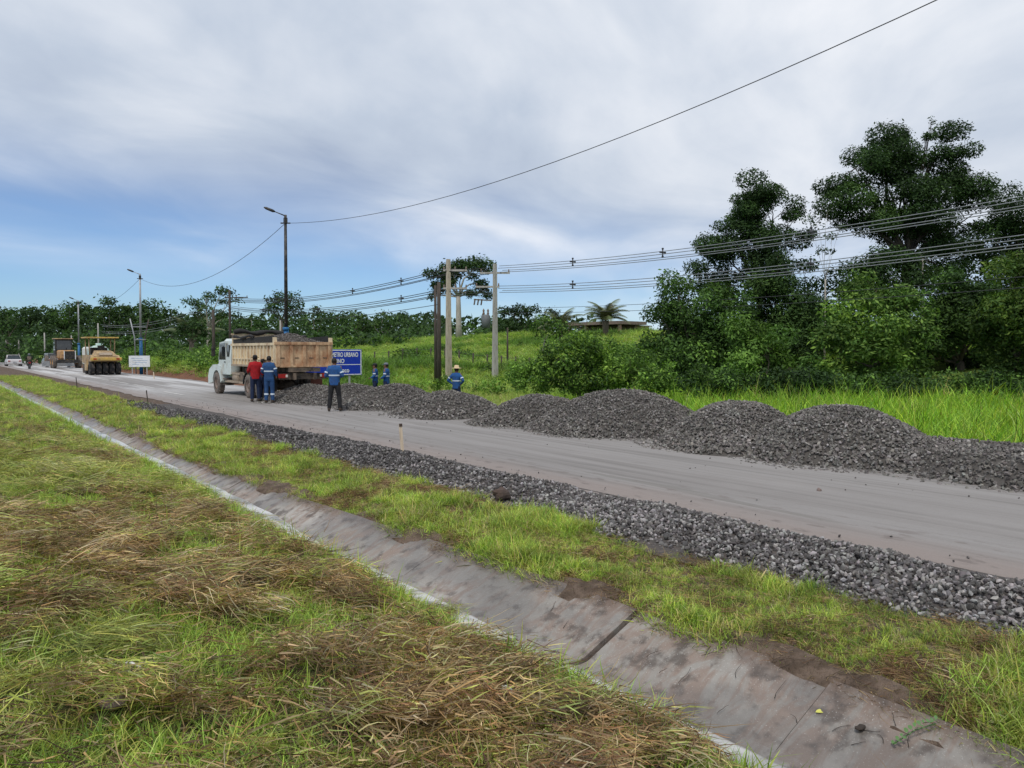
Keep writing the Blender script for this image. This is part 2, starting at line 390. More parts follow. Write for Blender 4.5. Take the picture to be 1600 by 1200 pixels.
def road_nodes(nt, b):
    k = nodes(nt)
    long1 = k.noise(1.0, (1.6, 0.05, 1), 6, 0.6, 0.4); long2 = k.noise(1.0, (5.0, 0.14, 1), 5, 0.6, 0.3)
    patch = k.noise(0.35, (1, 0.5, 1), 5, 0.6); fine = k.noise(60, det=4); grit = k.noise(220, det=2); mid = k.noise(6, (1, .4, 1))
    c = k.mix(k.rng(long1, .35, .65), (0.235, 0.215, 0.200), (0.295, 0.275, 0.260))
    c = k.mix(k.rng(long2, .48, .72, 0, .75), c, (0.165, 0.155, 0.145))
    c = k.mix(k.rng(patch, .5, .72, 0, .6), c, (0.33, 0.305, 0.288))
    # pale streaks further along the road
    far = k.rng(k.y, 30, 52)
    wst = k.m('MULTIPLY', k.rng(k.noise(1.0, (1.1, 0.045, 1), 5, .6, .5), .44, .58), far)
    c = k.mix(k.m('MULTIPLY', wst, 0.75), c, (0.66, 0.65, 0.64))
    # dark damp tyre stains
    st = k.rng(k.noise(1.0, (1.5, 0.22, 1), 4, .55, .8), .63, .70, 0, .5)
    c = k.mix(st, c, (0.15, 0.14, 0.12))
    # reddish dirt along the ragged edge
    edge = k.m('ADD', k.x, k.m('MULTIPLY', k.m('SUBTRACT', k.noise(1.0, (1, .35, 1), 5), .5), 1.1))
    c = k.mix(k.rng(edge, 7.55, 8.6, .85, 0), c, (0.27, 0.22, 0.195))
    c = k.mix(k.m('MULTIPLY', k.rng(edge, 8.1, 9.3, 1, 0), k.rng(mid, .56, .66, 0, .8)), c, (0.17, 0.14, 0.125))
    c = k.mix(k.rng(fine, .3, .7, 0, .22), c, (0.16, 0.15, 0.14), 'MIX')
    k.L(c, b.inputs['Base Color'])
    k.L(k.rng(long2, .3, .7, .62, .85), b.inputs['Roughness']); b.inputs['Specular IOR Level'].default_value = 0.3
    k.L(k.bump(grit, .35, .004, k.bump(fine, .3, .01, k.bump(long2, .3, .03))), b.inputs['Normal'])
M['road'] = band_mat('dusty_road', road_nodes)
def road_z(X, Y): return 0.004 + 0*X + sst(7.4, 8.2, X)*0.02*(1-sst(13.3, 14.4, X)) + (fbm(X, Y*0.3, 1.2, 31)-.5)*0.016
exs = np.linspace(7.3, 14.4, 40); eys = np.concatenate([[-60, -20, -6], np.arange(-3, 60, 0.5), np.arange(60, 500, 8)])
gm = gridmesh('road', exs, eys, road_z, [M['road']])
# ragged edges
co = np.zeros(len(gm.vertices)*3, np.float32); gm.vertices.foreach_get('co', co); co = co.reshape(-1, 3)
e1 = np.clip((8.2-co[:, 0])/0.9, 0, 1); co[:, 0] += e1*(fbm(co[:, 1], co[:, 0]*0, .9, 41)-.5)*0.5
e2 = np.clip((co[:, 0]-13.5)/0.9, 0, 1); co[:, 0] += e2*(fbm(co[:, 1], co[:, 0]*0, 2.5, 43)-.5)*1.0; co[:, 2] -= (e2 > .99)*0.06
gm.vertices.foreach_set('co', co.ravel())
tag(link(bpy.data.objects.new('road', gm)), kind='structure')

# faded white edge dashes on the old surface far along the road
mk = MB()
for (y0, y1, x) in ((44, 49, 9.4), (50.5, 56, 9.4), (57, 66, 9.45), (68, 80, 9.5), (36.0, 39.5, 8.9)):
    mk.add([(x, y0, .034), (x+.16, y0, .034), (x+.16, y1, .034), (x, y1, .034)], [(0, 1, 2, 3)])
M['marking'] = mat('worn_road_paint', (0.62, 0.60, 0.57), 0.8, dirt=(0.34, 0.32, 0.30), dirt_amt=0.8, dscale=2)
tag(mk.build('road_marking', M['marking']), kind='structure')

# ------------------------------------------------------------------ drainage channel of cast concrete slabs
def conc_nodes(nt, b):
    k = nodes(nt)
    big = k.noise(0.8, (1, .7, 1)); run = k.noise(1.0, (2.2, 5.5, 1), 6, .65, .9); fine = k.noise(28, det=5); sp = k.noise(90, det=2); mid = k.noise(5.0, det=6)
    c = k.mix(k.rng(big, .4, .62), (0.38, 0.355, 0.325), (0.27, 0.25, 0.225))
    c = k.mix(k.rng(run, .42, .60, 0, .80), c, (0.24, 0.175, 0.14))
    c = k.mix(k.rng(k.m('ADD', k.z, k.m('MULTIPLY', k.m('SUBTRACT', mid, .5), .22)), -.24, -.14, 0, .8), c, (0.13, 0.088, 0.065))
    c = k.mix(k.rng(mid, .50, .66, 0, .8), c, (0.085, 0.068, 0.058))
    c = k.mix(k.rng(sp, .64, .70, 0, .7), c, (0.48, 0.46, 0.43))
    silt = k.rng(k.m('ADD', k.z, k.m('MULTIPLY', k.m('SUBTRACT', mid, .5), .10)), -0.47, -0.40, .8, 0)
    c = k.mix(silt, c, (0.13, 0.115, 0.10))
    lip = k.m('MULTIPLY', k.rng(k.x, 3.33, 3.37, 1, 0), 1.0)
    c = k.mix(lip, c, k.mix(k.rng(mid, .45, .6), (0.58, 0.57, 0.55), (0.30, 0.28, 0.26)))
    wetn = k.rng(k.noise(1.3, (1, .6, 1)), .42, .58)
    c = k.mix(k.m('MULTIPLY', wetn, .45), c, (0.085, 0.078, 0.072))
    k.L(c, b.inputs['Base Color'])
    k.L(k.rng(wetn, 0, 1, .75, .38), b.inputs['Roughness']); b.inputs['Specular IOR Level'].default_value = 0.45
    k.L(k.bump(fine, .5, .008, k.bump(mid, .5, .03)), b.inputs['Normal'])
M['channel'] = band_mat('channel_concrete', conc_nodes)
ditch = empty('drainage_channel', (0, 0, 0), kind='structure')
def slab_section(y, j):
    top = [(3.17, -.075), (3.355, -.085), (3.40, -.13), (3.62, -.385), (3.80, -.425), (4.02, -.405), (4.16, -.345), (4.62, -.135)]
    bot = [(4.66, -.20), (4.2, -.43), (4.0, -.50), (3.6, -.50), (3.36, -.24), (3.15, -.18)]
    return [(x + (vnoise(y, x*3, .8, 51)-.5)*.03, z + (float(fbm(x*2, y, .7, 53))-.5)*.022 + j) for x, z in top] + [(x, z+j) for x, z in bot]
yj = [-5.6, -2.85, -0.1, 2.65, 4.35, 7.1, 9.95]
while yj[-1] < 120: yj.append(yj[-1] + 2.8*(1 if yj[-1] < 60 else 3))
for i_, (a, b_) in enumerate(zip(yj[:-1], yj[1:])):
    mb = MB(); n = 10 if a < 30 else 4; j = rnd.uniform(-.012, .012)
    rings = [[(warp(x, y), y, float(shal(z, y))) for x, z in slab_section(y, j)] for y in np.linspace(a+(.025 if i_ == 4 else .006), b_-(.02 if i_ == 3 else .006), n)]
    mb.loft(rings, smooth=False)
    mb.build('concrete_slab', M['channel'], ditch)
# trickle of water lying in the bottom
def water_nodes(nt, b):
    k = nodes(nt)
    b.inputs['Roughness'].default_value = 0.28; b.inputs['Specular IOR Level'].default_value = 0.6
    k.L(k.mix(k.rng(k.noise(2.6, (1, .5, 1)), .42, .56), (0.26, 0.25, 0.235), (0.58, 0.57, 0.55)), b.inputs['Base Color'])  # pale base colour stands in for white cloud reflected in the water
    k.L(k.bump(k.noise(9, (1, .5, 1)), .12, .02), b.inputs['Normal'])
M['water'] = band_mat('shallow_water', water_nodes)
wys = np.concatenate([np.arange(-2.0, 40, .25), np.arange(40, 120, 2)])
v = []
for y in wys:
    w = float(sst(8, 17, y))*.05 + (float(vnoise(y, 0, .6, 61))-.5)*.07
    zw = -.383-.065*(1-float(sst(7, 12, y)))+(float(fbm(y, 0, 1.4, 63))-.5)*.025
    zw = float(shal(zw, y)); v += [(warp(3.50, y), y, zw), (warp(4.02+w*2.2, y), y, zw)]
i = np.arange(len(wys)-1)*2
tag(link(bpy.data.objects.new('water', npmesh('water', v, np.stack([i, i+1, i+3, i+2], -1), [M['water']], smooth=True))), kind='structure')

# ------------------------------------------------------------------ crushed stones: real faceted stones
def quat_mats(n, r=rng):
    q = r.normal(size=(n, 4)); q /= np.linalg.norm(q, axis=1, keepdims=True); w, x, y, z = q.T
    return np.stack([1-2*(y*y+z*z), 2*(x*y-z*w), 2*(x*z+y*w), 2*(x*y+z*w), 1-2*(x*x+z*z), 2*(y*z-x*w), 2*(x*z-y*w), 2*(y*z+x*w), 1-2*(x*x+y*y)], -1).reshape(-1, 3, 3)
CUBE = np.array([(-1,-1,-1),(1,-1,-1),(1,1,-1),(-1,1,-1),(-1,-1,1),(1,-1,1),(1,1,1),(-1,1,1)], float)
CF = np.array([(0,3,2,1),(4,5,6,7),(0,1,5,4),(1,2,6,5),(2,3,7,6),(3,0,4,7)])
_p = (1+5**.5)/2
ICO = np.array([(-1,_p,0),(1,_p,0),(-1,-_p,0),(1,-_p,0),(0,-1,_p),(0,1,_p),(0,-1,-_p),(0,1,-_p),(_p,0,-1),(_p,0,1),(-_p,0,-1),(-_p,0,1)], float)/1.9
IF = np.array([(0,11,5),(0,5,1),(0,1,7),(0,7,10),(0,10,11),(1,5,9),(5,11,4),(11,10,2),(10,7,6),(7,1,8),(3,9,4),(3,4,2),(3,2,6),(3,6,8),(3,8,9),(4,9,5),(2,4,11),(6,2,10),(8,6,7),(9,8,1)])
def stones(name, P, size, cols, parent=None, ico=False):
    n = len(P); nv = 12 if ico else 8
    V = (ICO if ico else CUBE)[None]*np.array([.5, .36, .27])[None, None]*(1.2 if ico else 1) * rng.uniform(.45 if ico else .5, 1.15, (n, nv, 3))
    V = V*size[:, None, None]
    V = np.einsum('nij,nkj->nki', quat_mats(n), V) + P[:, None, :]
    if ico: tri = (IF[None] + (np.arange(n)*12)[:, None, None]).reshape(-1, 3)
    else:
        F = (CF[None] + (np.arange(n)*8)[:, None, None]).reshape(-1, 4); tri = np.concatenate([F[:, [0, 1, 2]], F[:, [0, 2, 3]]])
    me = npmesh(name, V.reshape(-1, 3), tri, [M['stone']], np.repeat(cols, nv, 0))
    o = link(bpy.data.objects.new(name, me), parent); return tag(o, kind='stuff')
def stone_cols(n, base, light, pl):
    t = rng.random(n); c = np.array(base)[None]*rng.uniform(.55, 1.35, (n, 1)); l = np.array(light)[None]*rng.uniform(.75, 1.2, (n, 1))
    c = np.where((t < pl)[:, None], l, c); return c*rng.uniform(.96, 1.04, (n, 3))

# strip of stones along the near edge of the road
n = 27000
Y = np.concatenate([rng.uniform(.5, 8, 11000), rng.uniform(6, 16, 9000), rng.uniform(13, 33, 8500)]); n = len(Y)
e0 = 5.98 + (fbm(Y, Y*0, .8, 71)-.5)*.45 - sst(20, 31, Y)*0.1; e1 = 7.42 + (fbm(Y, Y*0, .7, 73)-.5)*.35 - sst(14, 31, Y)*.75
t = rng.beta(1.15, 1.15, n); X = e0 + (e1-e0)*t
prof = np.sin(np.clip((X-e0)/(e1-e0), 0, 1)*np.pi)**.5
Z = H(X, Y) + prof*rng.random(n)**.5*.10 + (fbm(X, Y, .5, 75)-.4)*.06*prof + .01
keep = rng.random(n) < (1-sst(27, 32.5, Y)*.85)
sz = rng.uniform(.028, .068, n)*np.where(rng.random(n) < .12, 1.35, 1)*(1+.35*sst(9, 20, Y))
sc = stone_cols(n, (.115, .106, .102), (.32, .30, .29), .30)
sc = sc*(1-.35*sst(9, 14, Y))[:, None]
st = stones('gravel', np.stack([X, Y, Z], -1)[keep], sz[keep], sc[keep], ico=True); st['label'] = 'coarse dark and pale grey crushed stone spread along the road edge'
# bed under the strip
bx = np.linspace(5.9, 7.5, 14); by = np.concatenate([np.arange(-6, 33, .4)])
M['grit'] = mat('stone_grit', (.075, .066, .060), .95, dirt=(.13, .105, .09), bump=1.0, bscale=30, dscale=8)
tag(link(bpy.data.objects.new('gravel_bed', gridmesh('gravel_bed', bx, by, lambda X, Y: H(X, Y)+.012+.05*np.sin(np.clip((X-5.95)/1.4, 0, 1)*np.pi)*(1-sst(27, 33, Y))-.04*sst(30, 33, Y), [M['grit']]))), kind='stuff')
# loose stones scattered on the road
n = 190; Y = rng.uniform(0, 34, n); X = np.where(rng.random(n) < .5, 7.5+rng.exponential(.35, n), 11.6-rng.exponential(.5, n)+sst(16, 26, Y)*-.8)
stones('loose_stones', np.stack([X, Y, np.full(n, .03)], -1), rng.uniform(.012, .035, n), stone_cols(n, (.10, .09, .085), (.2, .19, .18), .1))

# ------------------------------------------------------------------ the gravel piles
piles = []   # (px, py of the top, X, radius, label)
def pile_h(dx, dy, R, hh, seed):
    r = np.hypot(dx, dy)/R
    a = np.arctan2(dy, dx)
    r = r*(1+.09*np.sin(a*2+seed)+.08*np.sin(a*3+seed*2.1)+.05*np.sin(a*5+seed*1.3))
    base = np.where(r < 1.3, 1-np.clip(r, 0, 1)**1.4, 0)
    top = 1-.5*np.exp(-(r/.28)**2)*.22
    return hh*base*top
PILES = [
    # px, top py, X, R along/width, label
    (1585, 700, 14.2, 2.1, 'low spread heap of grey crushed stone at the near end of the row'),
    (1318, 624, 13.75, 2.05, 'tallest looking near heap of crushed stone, second in the row from the low spread heap'),
    (1152, 617, 13.75, 2.0, 'rounded heap of crushed stone third in the row from the low spread heap'),
    (975, 599, 13.9, 2.3, 'broad heap of crushed stone in front of the dark bush'),
    (842, 611, 13.4, 1.85, 'small shoulder heap of crushed stone leaning on the broad heap before the dark bush'),
    (702, 606, 13.0, 2.0, 'heap of crushed stone in front of the worker with a straw hat'),
    (618, 595, 13.1, 2.0, 'heap of crushed stone in front of the two workers in blue'),
    (548, 596, 12.8, 1.9, 'heap of crushed stone behind the worker standing with black trousers'),
    (488, 597, 12.1, 2.0, 'heap of crushed stone just tipped behind the dump truck'),
]
M['pile_core'] = mat('pile_core', (.085, .076, .068), .95, dirt=(.05, .044, .04), bump=1.0, bscale=22, dscale=8)
for pi, (px, py, X, R, lab) in enumerate(PILES):
    p = onx(px, py, X); cy = p.y; hh = p.z
    Ry = R*(.98 if pi != 0 else 1.7)
    root = empty('stone_pile', (X, cy, 0), 0, lab, 'stone pile', 'piles of crushed stone along the far side of the road')
    def hfun(dx, dy):
        h = pile_h(dx, dy*R/Ry, R, hh, pi*1.7)
        if pi == 0: h = np.minimum(h*1.9, hh*(.92+.12*fbm(dx+30, dy+9, .9, 5)))
        return h + (fbm(dx+cy, dy+X, .6, 80)-.5)*.10*np.clip(h/hh*4, 0, 1)
    gx = np.linspace(-1.35*R, 1.35*R, 44); gy = np.linspace(-1.35*Ry, 1.35*Ry, 52)
    def zz(a, b): return np.maximum(hfun(a, b)-.045, H(a+X, b+cy)-.10)
    link(bpy.data.objects.new('heap', gridmesh('heap', gx, gy, zz, [M['pile_core']])), root)
    dist = cy
    n = int(np.clip(R*Ry*np.pi*(1300 if dist < 12 else 850 if dist < 18 else 430), 1200, 11000))
    a = rng.uniform(0, 2*np.pi, n); r = np.sqrt(rng.random(n))*1.12
    sx, sy = r*np.cos(a)*R, r*np.sin(a)*Ry
    hz = hfun(sx, sy); ok = (sx < R*.75)
    spill = hz < .02; ok &= ~spill | (rng.random(n) < .42)
    hz = np.maximum(hz, H(sx+X, sy+cy)+.02)
    s = rng.uniform(.024, .066, n)*(1 if dist < 20 else 1.12)*np.where(hz < hh*.35, 1.25, .95)
    stn = stones('crushed_stone', np.stack([sx, sy, hz-.012+rng.uniform(-.02, .02, n)], -1)[ok], s[ok], (stone_cols(n, (.160, .146, .133), (.30, .28, .26), .10)*(.75+.5*fbm(sx+cy, sy, .7, 161))[:, None])[ok], root)

# ------------------------------------------------------------------ grass tufts (instanced, stuff)
def scatter(name, P, rot, scl, colr, vid, src, parent=None, kind='stuff', label=None):
    n = len(P); pm = bpy.data.meshes.new(name); pm.vertices.add(n); pm.vertices.foreach_set('co', np.asarray(P, np.float32).ravel())
    for nm, arr in (('rot', rot), ('scl', scl), ('col', colr)):
        at = pm.attributes.new(nm, 'FLOAT_VECTOR', 'POINT'); at.data.foreach_set('vector', np.asarray(arr, np.float32).ravel())
    at = pm.attributes.new('vid', 'INT', 'POINT'); at.data.foreach_set('value', np.asarray(vid, np.int32))
    o = link(bpy.data.objects.new(name, pm), parent); tag(o, label=label, kind=kind)
    key = 'scatter_'+src.name
    g = bpy.data.node_groups.get(key)
    if g is None:
        g = bpy.data.node_groups.new(key, 'GeometryNodeTree')
        g.interface.new_socket('Geometry', in_out='INPUT', socket_type='NodeSocketGeometry'); g.interface.new_socket('Geometry', in_out='OUTPUT', socket_type='NodeSocketGeometry')
        N = g.nodes.new; L = g.links.new
        gi = N('NodeGroupInput'); go = N('NodeGroupOutput'); ip = N('GeometryNodeInstanceOnPoints'); ci = N('GeometryNodeCollectionInfo')
        ci.inputs['Collection'].default_value = src; ci.inputs['Separate Children'].default_value = True; ci.inputs['Reset Children'].default_value = True
        def na(nm, t):
            q = N('GeometryNodeInputNamedAttribute'); q.data_type = t; q.inputs['Name'].default_value = nm; return [x for x in q.outputs if x.enabled][0]
        e = N('FunctionNodeEulerToRotation')
        L(gi.outputs[0], ip.inputs['Points']); L(ci.outputs[0], ip.inputs['Instance']); ip.inputs['Pick Instance'].default_value = True
        L(na('vid', 'INT'), ip.inputs['Instance Index']); L(na('rot', 'FLOAT_VECTOR'), e.inputs[0]); L(e.outputs[0], ip.inputs['Rotation']); L(na('scl', 'FLOAT_VECTOR'), ip.inputs['Scale']); L(ip.outputs[0], go.inputs[0])
    md = o.modifiers.new('scatter', 'NODES'); md.node_group = g
    return o
def blades(name, nb, length, width, lean, spread, curl, flat=0.0, seg=3, seed=1, fan=None):
    """a tuft: nb tapered bent blades; per-vertex grey multiplier in 'col'"""
    r = np.random.default_rng(seed); V, F, C = [], [], []
    for b in range(nb):
        az = r.uniform(0, 2*np.pi) if fan is None else r.normal(0, fan); ox, oy = r.normal(0, spread, 2)
        L_ = length*r.uniform(.45, 1.1); w = width*r.uniform(.6, 1.3)
        if flat: th = np.radians(r.uniform(76, 100)); oz = r.uniform(.0, flat)
        else: th = np.radians(abs(r.normal(0, lean))); oz = -.01
        d = np.array([math.cos(az), math.sin(az), 0]); side = np.array([-d[1], d[0], 0])*w
        if flat: side = np.array([side[0]*.5, side[1]*.5, w*.6])
        p = np.array([ox, oy, oz]); cm = r.uniform(.40, 1.55); hue = r.uniform(-.12, .12)
        bend = np.radians(r.uniform(.3, 1)*curl)/seg; tw = r.normal(0, .25)
        for s_ in range(seg+1):
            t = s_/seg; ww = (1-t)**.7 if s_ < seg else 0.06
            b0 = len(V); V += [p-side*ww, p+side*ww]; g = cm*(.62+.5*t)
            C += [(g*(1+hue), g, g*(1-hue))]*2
            th += bend; d = np.array([math.cos(az+tw*s_), math.sin(az+tw*s_), 0])
            p = p + (d*math.sin(th)+np.array([0, 0, math.cos(th)]))*L_/seg
            if flat: p[2] = max(p[2], .004)
        b0 = len(V)-2*(seg+1)
        for s_ in range(seg): F.append((b0+2*s_, b0+2*s_+1, b0+2*s_+3, b0+2*s_+2))
    me = npmesh(name, V, F, [M['blade']], C)
    return bpy.data.objects.new(name, me)
def srccol(name, objs):
    c = bpy.data.collections.new(name)
    for o in objs: c.objects.link(o)
    return c
# order within a collection is alphabetical
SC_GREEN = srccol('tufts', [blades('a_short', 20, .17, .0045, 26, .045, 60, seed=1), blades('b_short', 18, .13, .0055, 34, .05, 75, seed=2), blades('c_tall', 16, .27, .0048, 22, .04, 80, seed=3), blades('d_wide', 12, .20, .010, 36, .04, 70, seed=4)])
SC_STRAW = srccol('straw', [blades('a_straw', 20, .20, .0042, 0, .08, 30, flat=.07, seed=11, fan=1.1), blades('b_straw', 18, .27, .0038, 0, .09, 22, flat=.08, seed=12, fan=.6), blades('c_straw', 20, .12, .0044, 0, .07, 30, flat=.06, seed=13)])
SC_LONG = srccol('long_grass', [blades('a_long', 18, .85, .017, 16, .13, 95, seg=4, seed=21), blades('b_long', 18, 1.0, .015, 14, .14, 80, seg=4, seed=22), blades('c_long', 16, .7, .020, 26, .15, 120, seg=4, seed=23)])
def vis(X, Y, m=60):
    lat = X*ca - Y*sa; Z = X*sa + Y*ca
    return (Z > .8) & (np.abs(lat/np.maximum(Z, .1)) < (800+m)/1200)
def place(X, Y, zoff=0.0): return np.stack([X, Y, H(X, Y)+zoff], -1)
def pal(n, cols, w, jit=.18):
    c = np.array(cols)[rng.choice(len(cols), n, p=np.array(w)/sum(w))]; return c*rng.uniform(1-jit, 1+jit, (n, 1))*rng.uniform(.95, 1.05, (n, 3))
GREENS = [(.40, .55, .10), (.30, .46, .08), (.52, .58, .15), (.19, .32, .06)]
STRAW = [(.54, .37, .19), (.34, .20, .11), (.70, .55, .33), (.14, .085, .055)]
# left bank
Yd = np.concatenate([rng.uniform(-1, 7, 24000), rng.uniform(5, 16, 20000), rng.uniform(14, 60, 18000)]); Xd = rng.uniform(-1.2, 3.30, len(Yd))
k = vis(Xd, Yd, 120) & (np.hypot(Xd, Yd) > 1.6) & (Xd < 3.06+.34*(fbm(Yd, Yd*0, .4, 171)-.2)+.75*(fbm(Yd, Yd*0, 1.3, 173)-.5)); Xd, Yd = Xd[k], Yd[k]
sm = straw_mask(Xd, Yd); big = fbm(Xd, Yd, 2.4, 95, 2); edge = sst(2.5, 2.95, Xd)
far = sst(9, 22, Yd)
pst = np.clip(sm*.60*(1-edge*.75)+.16, 0, 1)*(1-.45*far)
isst = rng.random(len(Xd)) < pst
green_ok = ~isst & (rng.random(len(Xd)) < (.45+.5*sst(.38, .58, big)+.4*edge+.4*far))
X, Y = Xd[green_ok], Yd[green_ok]; n = len(X)
sc_ = rng.uniform(.45, 1.15, n)*(1+.35*sst(9, 25, Y))*(.8+.4*sst(2.4, 2.8, X))*(1-.55*sst(2.9, 3.15, X))
ex = rng.random(n)
vid = np.where(ex < .42, 0, np.where(ex < .74, 1, np.where(ex < .93, 2, 3)))
gc = pal(n, GREENS, (5, 4, 3, 2)); dry = fbm(X, Y, .9, 97); gc = gc*(.6+.8*fbm(X, Y, .3, 135, 2))[:, None] + np.clip(dry-.52, 0, 1)[:, None]*np.array([.5, .25, .1])[None]*.6
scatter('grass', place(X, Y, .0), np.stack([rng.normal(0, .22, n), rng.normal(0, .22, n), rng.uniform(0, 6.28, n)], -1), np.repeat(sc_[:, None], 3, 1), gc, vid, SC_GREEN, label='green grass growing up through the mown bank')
X, Y = Xd[isst], Yd[isst]; n = len(X)
tone = straw_mask(X, Y); gl = fbm(X, Y, 1.6, 99)
scol = pal(n, STRAW, (5, 3, 3.5, 1.5)); yel = (rng.random(n) < .16+sst(.46, .60, gl)*.7)
scol = np.where(yel[:, None], pal(n, [(.60, .62, .19), (.46, .54, .13), (.66, .62, .30)], (2, 2, 1)), scol)
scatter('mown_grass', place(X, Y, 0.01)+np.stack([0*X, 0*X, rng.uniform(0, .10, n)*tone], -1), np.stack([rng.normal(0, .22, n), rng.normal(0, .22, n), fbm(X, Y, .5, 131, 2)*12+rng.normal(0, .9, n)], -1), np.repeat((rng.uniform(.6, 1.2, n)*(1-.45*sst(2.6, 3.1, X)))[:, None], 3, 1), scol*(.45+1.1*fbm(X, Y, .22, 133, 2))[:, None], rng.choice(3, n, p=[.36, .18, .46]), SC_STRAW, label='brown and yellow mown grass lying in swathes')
# verge between channel and stones
Yd = np.concatenate([rng.uniform(-3, 8, 22000), rng.uniform(6, 20, 23000), rng.uniform(16, 75, 25000)])
eY = 3.3+1.25*sY(Yd); Xd = eY+rng.random(len(Yd))**1.05*(6.25-eY); Xd = np.where(Yd > 29, eY+rng.random(len(Yd))*(6.8-eY), Xd)
wob = (fbm(Yd, Yd*0, .7, 101)-.5)*.55; k = vis(Xd, Yd, 100) & (unwarp(Xd, Yd) > 4.55+wob*.7) & (Xd < np.where(Yd > 30, 6.3+fbm(Yd, Yd*0, 2, 7)*.5, 6.05)+wob*.6)
Xd, Yd = Xd[k], Yd[k]; gl = fbm(Xd, Yd, .55, 103); k = rng.random(len(Xd)) < .45+.55*sst(.30, .46, gl); Xd, Yd = Xd[k], Yd[k]; n = len(Xd)
isst = rng.random(n) < .12+.5*sst(.50, .62, fbm(Xd, Yd, .6, 139))*(1-sst(15, 30, Yd)*.4)
X, Y = Xd[~isst], Yd[~isst]; n = len(X)
ex = rng.random(n); vid = np.where(ex < .45, 0, np.where(ex < .8, 1, np.where(ex < .9, 2, 3)))
s_ = rng.uniform(.35, .85, n)*(.6+.7*sst(.4, .6, fbm(X, Y, .7, 105)))*(1+.3*sst(10, 30, Y))
vt = (.55+.95*fbm(X, Y, .35, 137, 2))[:, None]
scatter('verge_grass', place(X, Y), np.stack([rng.normal(0, .25, n), rng.normal(0, .25, n), rng.uniform(0, 6.28, n)], -1), np.repeat(s_[:, None], 3, 1), vt*pal(n, [(.38, .50, .09), (.28, .42, .07), (.50, .54, .14), (.18, .29, .06), (.52, .44, .22)], (5, 4, 4, 2, 2)), vid, SC_GREEN, label='short grass on the verge between channel and crushed stone')
X, Y = Xd[isst], Yd[isst]; n = len(X)
scatter('dry_grass', place(X, Y), np.stack([rng.normal(0, .15, n), rng.normal(0, .15, n), rng.uniform(0, 6.28, n)], -1), np.repeat(rng.uniform(.35, .8, n)[:, None], 3, 1), pal(n, STRAW, (4, 4, 1, 3)), rng.integers(0, 3, n), SC_STRAW, label='dry grass litter on the verge')
# tall grass behind the piles
Yd = rng.uniform(-14, 40, 23000); Xd = 15.3+rng.random(len(Yd))*np.where(Yd < 14, 13.5, 11.5)
k = vis(Xd, Yd, 120); Xd, Yd = Xd[k], Yd[k]
sparse = sst(24, 32, Yd); k = rng.random(len(Xd)) < 1-.35*sparse; X, Y = Xd[k], Yd[k]; n = len(X)
lat = (X*ca-Y*sa)/(X*sa+Y*ca)
s_ = rng.uniform(.7, 1.25, n)*(.55+.85*fbm(X, Y, 1.8, 111))*(1-.45*sst(20, 30, Y))*(.7+.3*sst(.05, .25, lat))
tg = pal(n, [(.32, .52, .05), (.22, .42, .04), (.46, .60, .08), (.12, .25, .03), (.50, .50, .18)], (5, 4, 3, 3, 1))
sg = pal(n, [(.36, .48, .09), (.46, .48, .16), (.26, .40, .07), (.50, .46, .22)], (4, 2, 3, 1.5))
mixf = sst(.10, -.02, lat)[:, None]; tg = tg*(1-mixf)+sg*mixf
scatter('tall_grass', place(X, Y), np.stack([rng.normal(0, .12, n), rng.normal(0, .12, n), rng.uniform(0, 6.28, n)], -1), np.repeat(s_[:, None], 3, 1), tg, rng.integers(0, 3, n), SC_LONG, label='tall bright green grass behind the stone piles')
# meadow on the rise
Yd = rng.uniform(18, 150, 32000); Xd = 24+rng.random(len(Yd))**1.1*45
k = vis(Xd, Yd, 40); X, Y = Xd[k], Yd[k]
bw = rng.uniform(40, 130, 5000); X = np.concatenate([X, rng.uniform(16.0, 26, 5000)]); Y = np.concatenate([Y, bw])
n = len(X); zz_ = X*sa+Y*ca
mc = pal(n, [(.30, .46, .08), (.24, .38, .07), (.40, .50, .11), (.44, .46, .17)], (4, 3, 3, 1.5)); patch = sst(.52, .62, fbm(X, Y, 7, 117, 2))[:, None]
mc = mc*(1-patch)+pal(n, [(.16, .29, .05), (.12, .22, .04)], (1, 1))*patch
scatter('meadow_grass', place(X, Y, -.05), np.stack([rng.normal(0, .15, n), rng.normal(0, .15, n), rng.uniform(0, 6.28, n)], -1), np.stack([rng.uniform(.7, 1.3, n)*1.5, rng.uniform(.7, 1.3, n)*1.5, rng.uniform(.35, .9, n)*(.8+patch[:, 0]*.6)], -1), mc, rng.integers(0, 3, n), SC_LONG, label='green meadow grass on the rise beyond the poles')

